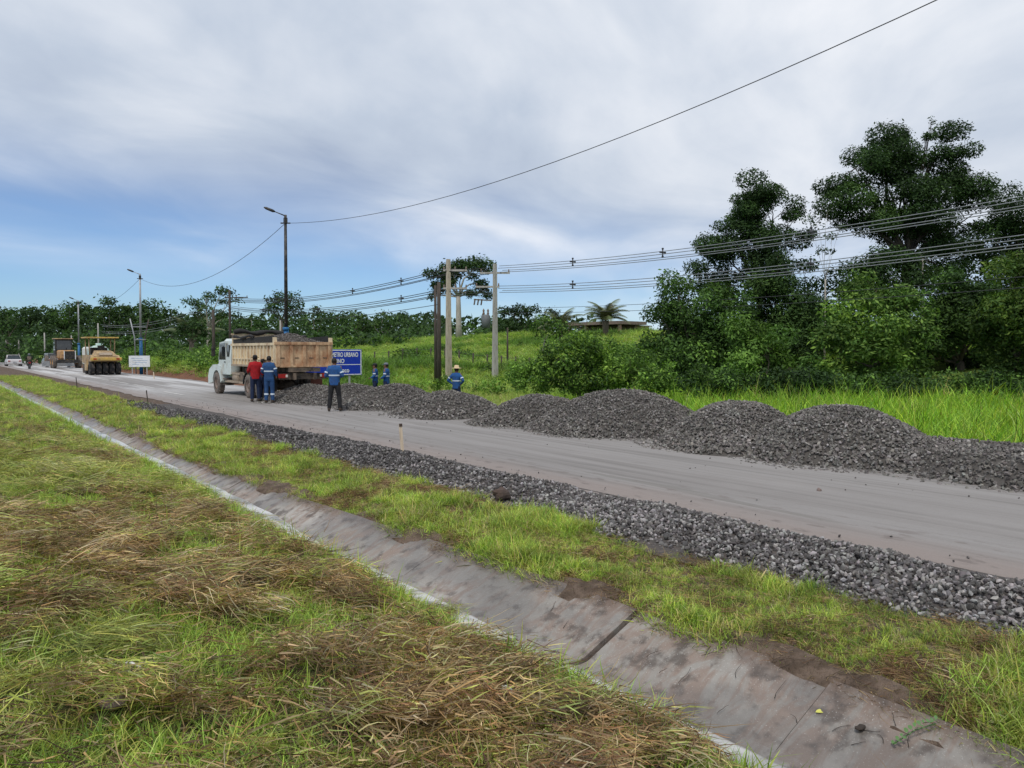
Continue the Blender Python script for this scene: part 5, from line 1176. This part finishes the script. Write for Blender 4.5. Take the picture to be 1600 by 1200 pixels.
# cars
def car(name, X, Y, rz, label, paint, L_=4.4, H_=1.45, w=1.74, hatch=False, cat='car', lights='red_lamp'):
    c = empty(name, (X, Y, .02), rz, label, cat)
    hl = L_/2; z1 = H_*.60
    mb = MB()
    def ring(y, z0, zt, hw0, hw1): return [(-hw0, y, z0), (-hw0*1.0, y, (z0+zt)/2), (-hw1, y, zt), (hw1, y, zt), (hw0, y, (z0+zt)/2), (hw0, y, z0)]
    hw_ = w/2
    mb.loft([ring(-hl, .35, z1-.12, hw_*.86, hw_*.78), ring(-hl+.15, .25, z1, hw_*.95, hw_*.86), ring(-hl+.9, .22, z1+.04, hw_, hw_*.92), ring(0, .22, z1+.03, hw_, hw_*.93), ring(hl-1.1, .22, z1-.02, hw_, hw_*.9), ring(hl-.2, .25, z1-.16, hw_*.93, hw_*.78), ring(hl, .35, z1-.26, hw_*.82, hw_*.7)], smooth=False)
    mb.build('body', M[paint], c)
    yb0, yb1, yf1, yf0 = (-hl+.12, -hl+.45, .35, 1.05) if hatch else (-hl+.75, -hl+1.35, .35, 1.15)
    gl = MB(); zt = H_
    def gring(y, zt_, a): return [(-a, y, z1), (-a*.86, y, zt_), (a*.86, y, zt_), (a, y, z1)]
    gl.loft([gring(yb0, z1+.05, hw_*.86), gring(yb1, zt-.06, hw_*.84), gring(yf1, zt-.05, hw_*.84), gring(yf0, z1+.05, hw_*.86)], smooth=False); go = gl.build('windows', M['glass'], c)
    MB().box((0, (yb1+yf1)/2, zt-.035), (w*.72, yf1-yb1+.1, .06), bev=.02).build('roof', M[paint], c)
    for s in (-1, 1):
        for y in (yb1, (yb1+yf1)/2, yf1): MB().tube([(s*hw_*.86, y+(-.25 if y == yb1 else .25 if y == yf1 else 0), z1+.02), (s*hw_*.74, y, zt-.03)], .035, n=5).build('pillar', M[paint], c)
        for y in (-hl+.8, hl-.85): wheel(c, s*(hw_-.10), y, .31, .31, .2, tyre='rubber', out=s)
        MB().box((s*hw_*.68, -hl-.005, z1-.20), (.24, .06, .13)).build('tail_light', M[lights], c)
    MB().box((0, -hl-.02, .48), (.42, .03, .12)).build('number_plate', M['sign_back'], c)
    return c
M['car_white'] = mat('pale_car_paint', (.60, .58, .58), .3, dirt=(.5, .46, .45)); M['car_silver'] = mat('silver_car_paint', (.42, .46, .48), .3, .3)
car('parked_car', 8.75, 119.0, 0, 'pale sedan driving on the road at the far left', 'car_white')
car('parked_car', 13.15, 120.5, .05, 'silver car beyond the grader with dark windows', 'car_silver', hatch=True, H_=1.65)

# ------------------------------------------------------------------ people
def remesh(mb, vox, m, name, parent, smooth=4, scale=None):
    me = mb.mesh('tmp', m); o = bpy.data.objects.new('tmp', me); COL.objects.link(o)
    r = o.modifiers.new('r', 'REMESH'); r.mode = 'VOXEL'; r.voxel_size = vox; r.use_smooth_shade = True
    s = o.modifiers.new('s', 'SMOOTH'); s.iterations = smooth; s.factor = .5
    dg = bpy.context.evaluated_depsgraph_get(); out = bpy.data.meshes.new_from_object(o.evaluated_get(dg)); bpy.data.objects.remove(o)
    out.materials.clear(); out.materials.append(m); out.name = name
    return link(bpy.data.objects.new(name, out), parent)
def cap(mb, a, b, r0, r1, n=12):
    a, b = Vector(a), Vector(b); d = (b-a); l = d.length; d.normalize()
    pts, rs = [], []
    for t in (-1, -.8, -.4): pts.append(a+d*r0*t); rs.append(r0*math.sqrt(max(0.01, 1-t*t)))
    pts += [a, a.lerp(b, .5), b]; rs += [r0, (r0+r1)/2*1.02, r1]
    for t in (.4, .8, 1): pts.append(b+d*r1*t); rs.append(r1*math.sqrt(max(0.01, 1-t*t)))
    mb.tube(pts, rs, n=n)
def ell(y0, z, rx, ry, x0=0, n=16): return [(x0+rx*math.cos(t), y0+ry*math.sin(t), z) for t in (2*math.pi*k/n for k in range(n))]
M['skin'] = mat('brown_skin', (.20, .10, .06), .6); M['hair'] = mat('dark_hair', (.012, .010, .009), .7)
M['shirt_blue'] = mat('blue_work_shirt', (.014, .09, .28), .85, dirt=(.02, .06, .17), dscale=5, dirt_amt=.7, bump=1.0, bscale=7); M['shirt_dull'] = mat('dull_blue_overall', (.020, .075, .20), .85, dirt=(.015, .045, .12), dscale=5, dirt_amt=.7, bump=1.0, bscale=7)
M['shirt_red'] = mat('red_shirt', (.42, .008, .014), .85, dirt=(.24, .006, .01), dscale=5, dirt_amt=.7, bump=1.0, bscale=7); M['shirt_dark'] = mat('dark_blue_shirt', (.02, .03, .10), .8)
M['trousers_navy'] = mat('navy_trousers', (.012, .022, .06), .85); M['trousers_black'] = mat('black_trousers', (.010, .010, .012), .85, dirt=(.03,.03,.03))
M['reflect'] = mat('reflective_tape', (.62, .70, .78), .4); M['boots'] = mat('work_boots', (.05, .035, .025), .8); M['straw_hat'] = mat('straw_hat', (.66, .50, .30), .9, bump=.4, bscale=60); M['cap_dark'] = mat('dark_cap', (.02, .02, .022), .8); M['cap_grey'] = mat('grey_cap', (.16, .18, .20), .8)
def person(loc, rz, label, shirt, pants, h=1.72, hat=None, arms='down', stance=.10, bands=False, legbands=False, look=0.0, lean=0.0):
    k = h/1.72; root = empty('person', loc, rz, label, 'person')
    hipL, hipR = Vector((-.085, 0, .90)), Vector((.085, 0, .90))
    an = [Vector((-stance-.02, -.02, .085)), Vector((stance+.02, .03, .085))]; kn = [(hipL+an[0])/2+Vector((-.005, .025, .02)), (hipR+an[1])/2+Vector((.005, .03, .02))]
    shz = 1.42; sh_ = [Vector((-.185, lean*.3, shz)), Vector((.185, lean*.3, shz))]
    if arms == 'down': el = [Vector((-.245, -.03, 1.14)), Vector((.245, -.03, 1.14))]; ha = [Vector((-.26, .06, .90)), Vector((.26, .06, .90))]
    elif arms == 'front': el = [Vector((-.27, -.04, 1.15)), Vector((.27, -.04, 1.15))]; ha = [Vector((-.07, .22, 1.12)), Vector((.09, .22, 1.08))]
    elif arms == 'hips': el = [Vector((-.36, -.06, 1.17)), Vector((.36, -.06, 1.17))]; ha = [Vector((-.18, .04, 1.0)), Vector((.18, .04, 1.0))]
    else: el = [Vector((-.25, -.02, 1.15)), Vector((.25, .0, 1.15))]; ha = [Vector((-.25, .20, 1.05)), Vector((.24, .08, .92))]
    wr = [ha[i]+(el[i]-ha[i]).normalized()*.07 for i in (0, 1)]
    hc = Vector((0, .02+lean*.5, 1.60))
    b = MB()
    b.loft([ell(0, .86, .15, .11), ell(0, 1.0, .145, .10), ell(0, 1.2, .15, .10), ell(0, 1.36, .17, .105), ell(0, 1.45, .12, .08), ell(.0, 1.50, .06, .06)])
    cap(b, (0, 0, 1.44), hc-Vector((0, .01, .08)), .062, .055)
    hd = []
    for z, rx, ry, y in ((-.125, .032, .04, .035), (-.10, .055, .065, .02), (-.05, .070, .088, .008), (0, .077, .097, 0), (.05, .076, .095, -.004), (.09, .058, .075, -.008), (.115, .03, .04, -.01)): hd.append(ell(hc.y+y, hc.z+z, rx, ry))
    b.loft(hd)
    b.tube([(0, hc.y+.09, hc.z-.005), (0, hc.y+.118, hc.z-.03), (0, hc.y+.09, hc.z-.045)], [.012, .018, .012], n=6)
    for s in (-1, 1): b.box((s*.078, hc.y-.005, hc.z-.01), (.02, .035, .06))
    for i in (0, 1):
        cap(b, sh_[i], el[i], .048, .040); cap(b, el[i], wr[i], .038, .028)
        d = (ha[i]-wr[i]).normalized(); s = (-1, 1)[i]; side = Vector((0, 1, 0)) if abs(d.y) < .7 else Vector((1, 0, 0))
        cap(b, wr[i], wr[i]+d*.07, .026, .034, 8)
        for f in range(4):
            o_ = side*(f-1.5)*.017; L_ = (.060, .072, .068, .052)[f]; p0 = wr[i]+d*.085+o_; p1 = p0+d*L_*.55; p2 = p1+(d+Vector((-s*.5, .2, 0))).normalized()*L_*.5
            b.tube([p0-d*.03, p0, p1, p2], [.010, .0095, .009, .007], n=6)
        p0 = wr[i]+d*.035+side*.03; b.tube([p0-side*.015, p0+side*.02+d*.02, p0+side*.025+d*.05], [.012, .011, .009], n=6)
        cap(b, (hipL, hipR)[i], kn[i], .082, .056); cap(b, kn[i], an[i], .056, .040)
        cap(b, an[i]-Vector((0, .03, .04)), an[i]+Vector(((-1, 1)[i]*.02, .13, -.045)), .04, .033)
    body = remesh(b, .018, M['skin'], 'body', root, 2)
    e = MB()
    for s in (-1, 1): e.box((s*.03, hc.y+.090, hc.z+.012), (.022, .012, .010))
    e.box((0, hc.y+.086, hc.z-.072), (.045, .012, .008)); e.build('eyes_and_mouth', M['hair'], body)
    t = MB(); t.loft([ell(0, .84, .178, .135), ell(0, 1.0, .172, .125), ell(0, 1.2, .18, .125), ell(0, 1.36, .20, .125), ell(0, 1.44, .15, .10), ell(0, 1.49, .075, .075)])
    for i in (0, 1): cap(t, sh_[i]+Vector(((1, -1)[i]*.03, 0, -.01)), el[i], .070, .056); cap(t, el[i], wr[i]+(el[i]-wr[i])*.08, .056, .043)
    sh_o = remesh(t, .02, M[shirt], 'shirt', root, 2)
    p = MB(); p.loft([ell(0, .80, .15, .12), ell(0, .93, .165, .125), ell(0, 1.0, .155, .118)])
    for i in (0, 1): cap(p, (hipL, hipR)[i], kn[i], .102, .077); cap(p, kn[i], an[i]+Vector((0, 0, .03)), .077, .066)
    po = remesh(p, .02, M[pants], 'trousers', root, 2)
    for i in (0, 1):
        f = MB(); cap(f, an[i]+Vector((0, -.01, .02)), an[i]-Vector((0, .03, .035)), .055, .048, 10); cap(f, an[i]-Vector((0, .02, .038)), an[i]+Vector(((-1, 1)[i]*.03, .16, -.045)), .046, .040, 10)
        remesh(f, .014, M['boots'], 'boot', root, 1)
    def belt(z, rx, ry, w_=.045, x0=0, y0=0, par=sh_o):
        q = MB(); q.loft([ell(y0, z-w_/2, rx, ry, x0, 20), ell(y0, z+w_/2, rx, ry, x0, 20)], cap=False, smooth=True); q.build('reflective_band', M['reflect'], par)
    if bands:
        belt(1.16, .186, .131)
        for i in (0, 1):
            c = sh_[i].lerp(el[i], .62); d = (el[i]-sh_[i]).normalized(); q = MB(); q.tube([c-d*.022, c+d*.022], .070, n=12, caps=False); q.build('reflective_band', M['reflect'], sh_o)
    if legbands:
        for i in (0, 1):
            c = kn[i].lerp(an[i], .45); d = (an[i]-kn[i]).normalized(); q = MB(); q.tube([c-d*.03, c+d*.03], .079, n=12, caps=False); q.build('reflective_band', M['reflect'], po)
    # hair and headwear
    hr = MB(); hr.loft([ell(hc.y-.02, hc.z-.035, .078, .085), ell(hc.y-.012, hc.z+.03, .084, .098), ell(hc.y-.01, hc.z+.08, .072, .085), ell(hc.y-.01, hc.z+.118, .035, .045)]); hr.build('hair', M['hair'], body)
    if hat == 'straw':
        q = MB(); q.loft([ell(hc.y, hc.z+.055, .20, .20, n=24), ell(hc.y, hc.z+.075, .185, .185, n=24), ell(hc.y, hc.z+.08, .10, .115, n=24), ell(hc.y, hc.z+.17, .085, .10, n=24), ell(hc.y, hc.z+.19, .05, .07, n=24)]); q.build('straw_hat', M['straw_hat'], root)
    elif hat:
        q = MB(); q.loft([ell(hc.y-.008, hc.z+.035, .090, .108), ell(hc.y-.008, hc.z+.09, .084, .10), ell(hc.y-.01, hc.z+.128, .05, .06), ell(hc.y-.01, hc.z+.135, .01, .01)]); q.box((0, hc.y+.125, hc.z+.045), (.13, .11, .012), rot=(-.15, 0, 0))
        if hat == 'wide': q.loft([ell(hc.y, hc.z+.03, .15, .16), ell(hc.y, hc.z+.045, .15, .16)])
        q.build('cap', M['cap_grey' if hat == 'grey' else 'cap_dark'], root)
    root.scale = (k, k, k); return root
def at(px, py, z=0.03): p = onz(px, py, z); return (p.x, p.y, z)
def atd(px, Z): p = dep(px, 548, Z); return (p.x, p.y, Hf(p.x, p.y))
VW = -YAW
person(at(399.5, 627.5), VW+.35, 'man in a red shirt and dark cap standing beside the truck wheel', 'shirt_red', 'trousers_navy', 1.80, hat='wide', arms='one')
person(at(411, 626), VW-.6, 'man in dark blue half hidden between the red shirt and the blue overall', 'shirt_dark', 'trousers_navy', 1.66, arms='down')
person(at(421, 629.5), VW, 'man in a dull blue overall with reflective bands on waist and shins', 'shirt_dull', 'shirt_dull', 1.78, arms='one', bands=True, legbands=True, stance=.09)
person(at(523, 642.5), VW+.05, 'man in a bright blue shirt and black trousers standing with his back turned', 'shirt_blue', 'trousers_black', 1.74, arms='front', bands=True, stance=.15)
def behind(px, head_py, Z):
    p = dep(px, 548, Z); z = dep(px, head_py, Z).z; return p, z
for px, hpy, Z, rz, lab, hat, arms in ((586, 567, 31.5, 1.5, 'left one of two men in blue behind the stone heaps, wearing a dark cap', 'dark', 'one'), (603.5, 566, 31.5, 1.35, 'right one of two men in blue behind the stone heaps, wearing a grey cap', 'grey', 'one'), (713, 569.5, 30, -.5, 'man in blue wearing a wide straw hat behind the stone heaps', 'straw', 'hips')):
    p, zt = behind(px, hpy, Z); g = Hf(p.x, p.y); person((p.x, p.y, g), VW+rz, lab, 'shirt_blue', 'trousers_navy', (zt-g)/1.0*(.985 if hat != 'straw' else .95), hat=hat, arms=arms, bands=True)

# motorcycle with rider
mp_ = onz(46, 576.5, .03); mc_ = empty('motorcycle', (mp_.x, mp_.y, .03), 0, 'small red motorcycle ridden along the road at the far left', 'motorcycle')
for y in (-.62, .62):
    mb = MB(); mb.lathe([(-.05, .22), (-.05, .28), (0, .31), (.05, .28), (.05, .22)], 'X', (0, y, .31), n=20); wo = mb.build('wheel', M['rubber'], mc_); MB().lathe([(-.03, .23), (-.02, .06), (.02, .06), (.03, .23)], 'X', (0, y, .31), n=16).build('rim', M['steel'], wo)
MB().tube([(0, .62, .31), (0, .42, .85), (0, .36, 1.0)], .035, n=6).build('fork', M['steel'], mc_); MB().tube([(-.34, .3, 1.04), (0, .36, .98), (.34, .3, 1.04)], .018, n=6).build('handlebar', M['black'], mc_)
M['moto_red'] = mat('red_motorcycle_paint', (.30, .03, .03), .35)
MB().loft([ell(.28, .82, .10, .14), ell(.12, .88, .13, .24), ell(.08, .72, .12, .26), ell(.0, .55, .10, .2)]).build('fuel_tank', M['moto_red'], mc_)
MB().box((0, -.30, .80), (.24, .62, .10), bev=.04).build('seat', M['black'], mc_); MB().box((0, .02, .45), (.26, .38, .34), bev=.05).build('engine', M['black'], mc_)
MB().box((0, -.68, .72), (.16, .22, .08)).build('rear_mudguard', M['moto_red'], mc_); MB().box((0, -.80, .66), (.14, .04, .08)).build('tail_light', M['red_lamp'], mc_); MB().tube([(.13, .1, .3), (.15, -.6, .38)], .035, n=6).build('exhaust', M['steel'], mc_)
rd = empty('person', (mp_.x, mp_.y, .03), 0, 'rider in dark clothes and helmet sitting on the small red motorcycle', 'person')
b = MB(); b.loft([ell(-.22, .86, .15, .12), ell(-.20, 1.05, .15, .11), ell(-.13, 1.3, .19, .12), ell(-.10, 1.38, .12, .09)])
cap(b, (0, -.10, 1.38), (0, -.06, 1.5), .06, .055); b.loft([ell(-.04, 1.44, .05, .06), ell(-.04, 1.52, .08, .10), ell(-.04, 1.60, .07, .09), ell(-.04, 1.64, .03, .04)])
for s in (-1, 1):
    cap(b, (s*.19, -.12, 1.30), (s*.30, .05, 1.12), .06, .05); cap(b, (s*.30, .05, 1.12), (s*.32, .28, 1.06), .05, .035)
    cap(b, (s*.10, -.22, .88), (s*.22, .18, .80), .09, .07); cap(b, (s*.22, .18, .80), (s*.20, -.02, .38), .07, .05); cap(b, (s*.20, -.04, .36), (s*.20, .14, .34), .045, .04)
rb = remesh(b, .02, M['cap_dark'], 'body', rd, 2)
MB().loft([ell(-.04, 1.46, .10, .12), ell(-.04, 1.55, .13, .145), ell(-.04, 1.63, .11, .13), ell(-.04, 1.68, .05, .06)]).build('helmet', M['cap_grey'], rd)
MB().loft([ell(-.22, .84, .17, .14), ell(-.20, 1.05, .17, .13), ell(-.13, 1.32, .21, .14), ell(-.10, 1.39, .12, .10)]).build('jacket', M['chassis'], rd)

# ------------------------------------------------------------------ small things near the camera
M['raw_wood'] = mat('raw_stake_wood', (.66, .54, .40), .85, dirt=(.36, .26, .18), stretch=(6, 6, .5), dscale=6); M['burnt'] = mat('dark_stake_end', (.07, .05, .04), .9)
def stake(px, py_base, py_top, label, w=.06, m='raw_wood', lean=.04, z=0.02):
    p = onz(px, py_base, z); d = (p-ORG); Z = d.x*sa+d.y*ca; h = (py_base-py_top)*Z/FPX
    r = empty('stake', p, 0, label, 'wooden stake'); MB().box((-lean/2, 0, h/2-.05), (w, w*.7, h+.1), rot=(0, -lean/h, -.4)).build('shaft', M[m], r)
    MB().box((-lean*.97, 0, h-.02), (w*1.03, w*.74, .055), rot=(0, -lean/h, -.4)).build('tip', M['burnt'], r); return r
stake(629, 707, 662, 'short raw wooden stake with a dark top at the road edge by the stones')
stake(120.5, 604, 590, 'thin far stake on the dirt verge left of the roller', .04, 'dark_wood')
stake(231, 627, 610, 'thin dark stake where the strip of stones begins', .035, 'dark_wood')
stake(241, 592, 580, 'thin pale stake at the foot of the embankment right of the notice board', .06)
# clod half buried in the stones, rocks, litter
def blob(name, p, r, m, label, cat, seed=0, sq=(1, 1, .8), n=8):
    import mathutils.noise as mn
    mb = MB(); rings = []
    for i in range(1, n):
        f = math.pi*i/n; rings.append([(math.sin(f)*math.cos(t)*r*sq[0], math.sin(f)*math.sin(t)*r*sq[1], -math.cos(f)*r*sq[2]) for t in (2*math.pi*k/12 for k in range(12))])
    mb.loft(rings, smooth=False)
    mb.v = [tuple(Vector(v)*(1+.42*mn.noise(Vector(v)/r*1.3+Vector((seed*3.1, 0, 0))))) for v in mb.v]
    o = mb.build(name, M[m], None, p); return tag(o, label, cat)
M['clod'] = mat('brown_clod', (.085, .058, .046), .95, dirt=(.06, .045, .038), bump=.8); M['rock'] = mat('grey_brown_rock', (.20, .15, .13), .85, dirt=(.12, .09, .08), bump=.5)
p = onz(784, 776, .02); blob('clod', (p.x, p.y, .055), .115, 'clod', 'dark brown clod of earth sitting in the strip of stones', 'clod', 1)
p = onz(175, 1122, .36); blob('rock', (p.x, p.y, Hf(p.x, p.y)+.03), .055, 'rock', 'flat brownish stone lying in the dry cut grass', 'stone', 4, (1.2, .9, .5))
p = onz(1280, 767, .02); blob('rock', (p.x, p.y, .03), .035, 'rock', 'single grey stone lying alone on the road', 'stone', 6)
M['plastic_white'] = mat('white_plastic', (.75, .72, .70), .4); M['bottle_blue'] = mat('dark_blue_plastic', (.02, .05, .12), .25, dirt=(.08, .14, .25)); M['wrapper'] = mat('pale_blue_wrapper', (.55, .68, .70), .4)
p = onz(205, 1050, .36); MB().tube([(-.055, 0, .0), (0, .004, .006), (.055, 0, .0)], [.007, .008, .005], n=6).build('plastic_strip', M['plastic_white'], None, (p.x, p.y, Hf(p.x, p.y)+.085), (0, .12, -YAW-.2)); o = bpy.data.objects['plastic_strip']; tag(o, 'short white plastic strip lying in the cut grass', 'litter')
p = onz(177, 1070, .36); o = MB().lathe([(-.03, 0), (-.03, .024), (.02, .026), (.03, .02), (.03, 0)], 'X', n=14).build('bottle_cap', M['bottle_blue'], None, (p.x, p.y, Hf(p.x, p.y)+.06), (0, .3, .8)); tag(o, 'dark blue bottle cap in the cut grass under the white strip', 'litter')
p = onz(793, 1133, .15); w_ = MB(); w_.add([(-.03, -.02, 0), (.02, -.03, .015), (.035, .02, .0), (-.01, .035, .03), (0, 0, .04)], [(0, 1, 4), (1, 2, 4), (2, 3, 4), (3, 0, 4)]); o = w_.build('wrapper', M['wrapper'], None, (p.x, p.y, Hf(p.x, p.y)+.09)); tag(o, 'crumpled pale blue wrapper in the grass by the channel', 'litter')
# debris lying in the channel
M['debris'] = mat('dark_leaf_litter', (.045, .035, .028), .9); M['yellow_leaf'] = mat('yellow_leaf', (.62, .60, .12), .5)
def on_slab(px, py):
    z = -.28
    for _ in range(6):
        p = onz(px, py, z); z = float(np.interp(p.x, [3.36, 3.40, 3.62, 3.8, 4.02, 4.16, 4.62], [-.085, -.13, -.385, -.425, -.405, -.345, -.135]))
    return p.x, p.y, z+.012
tw = empty('dead_twigs', on_slab(1150, 1010), 0, kind='stuff'); tmb = MB()
for px, py in [(1030,1060),(1060,1075),(1105,1010),(1150,1045),(1210,1090),(1245,1140),(1120,1120),(1180,985),(1090,985),(1300,1150),(860,960),(880,990),(700,905),(640,860),(1380,1160),(1350,1130),(1400,1120),(1420,1150),(1330,1175),(1290,1060),(1010,1035)]:
    x, y, z = on_slab(px, py); a = rnd.uniform(-.9, .5); l = rnd.uniform(.06, .16); c = T((x, y, z)); d = T((math.cos(a), math.sin(a), 0)); 
    pts = [T(on_slab(px, py))]; q = pts[0]
    for i in range(4):
        a += rnd.uniform(-.5, .5); q = q+T((math.cos(a), math.sin(a), 0))*l/4; zz0 = float(np.interp(q.x, [3.36, 3.40, 3.62, 3.8, 4.02, 4.16, 4.62], [-.085, -.13, -.385, -.425, -.405, -.345, -.135])); q.z = zz0+.016; pts.append(q.copy())
    tmb.tube([p_-tw.location for p_ in pts], [.0022, .002, .0018, .0014, .001], n=4)
tmb.build('twigs', M['debris'], tw); tw.children[0]['kind'] = 'stuff'
for px, py, r, lab in ((585, 880, .05, 'dark clump of debris lying in the channel nearer the bend of grass'), (1345, 1128, .03, 'small dark lump on the channel slab beside the creeping plant')):
    x, y, z = on_slab(px, py); blob('debris', (x, y, z+.01), r, 'debris', lab, 'debris', int(px), (1.4, .8, .45))
def leafobj(px, py, L_, m, label, z=None, rot=(.2, .1, .4)):
    x, y, z = on_slab(px, py) if z is None else (onz(px, py, z).x, onz(px, py, z).y, z)
    mb = MB(); prof = [(0, 0), (.25, .16), (.5, .2), (.75, .13), (1, 0)]; vs = []
    for t, w in prof: vs += [(t*L_, -w*L_, .06*L_*math.sin(t*3)), (t*L_, 0, .06*L_*math.sin(t*3)-.02*L_), (t*L_, w*L_, .06*L_*math.sin(t*3))]
    fs = [(3*i, 3*i+3, 3*i+4, 3*i+1) for i in range(4)]+[(3*i+1, 3*i+4, 3*i+5, 3*i+2) for i in range(4)]
    mb.add(vs, fs); o = mb.build('fallen_leaf', M[m], None, (x, y, z+.01), rot); return tag(o, label, 'leaf')
leafobj(1274, 1112, .085, 'yellow_leaf', 'yellow green leaf lying on the near channel slab', rot=(.25, .05, -.3))
leafobj(1160, 942, .07, 'yellow_leaf', 'small faded leaf near the open joint of the channel', rot=(.25, .05, .9))
# creeping plant with paired round leaves beside the channel
M['round_leaf'] = mat('round_leaf', (.10, .20, .06), .5, dirt=(.14, .26, .09))
cpx, cpy, cpz = on_slab(1395, 1168); cr = empty('creeping_plant', (cpx, cpy, cpz), 0, 'creeping plant with paired round leaves at the edge of the channel', 'plant')
ends = T(on_slab(1462, 1135))-T((cpx, cpy, cpz)); ends.z += .05
MB().tube([(0, 0, .02), ends*.5+T((0, 0, .03)), ends], .0035, n=5).build('stem', M['round_leaf'], cr)
lm = MB(); lm.add([(0, 0, 0), (.010, -.009, .002), (.024, -.010, .004), (.034, 0, .002), (.024, .010, .004), (.010, .009, .002)], [(0, 1, 2, 3), (0, 3, 4, 5)]); lme = lm.mesh('leaf', M['round_leaf'])
for i in range(11):
    t = i/10; q = ends*t+T((0, 0, .02+.03*math.sin(t*3.1)))
    for s in (-1, 1):
        o = link(bpy.data.objects.new('leaf', lme), cr); o.location = q; o.rotation_euler = (rnd.uniform(-.3, .3), rnd.uniform(-.5, 0), math.atan2(ends.y, ends.x)+s*1.1); o.scale = [rnd.uniform(.8, 1.25)]*3
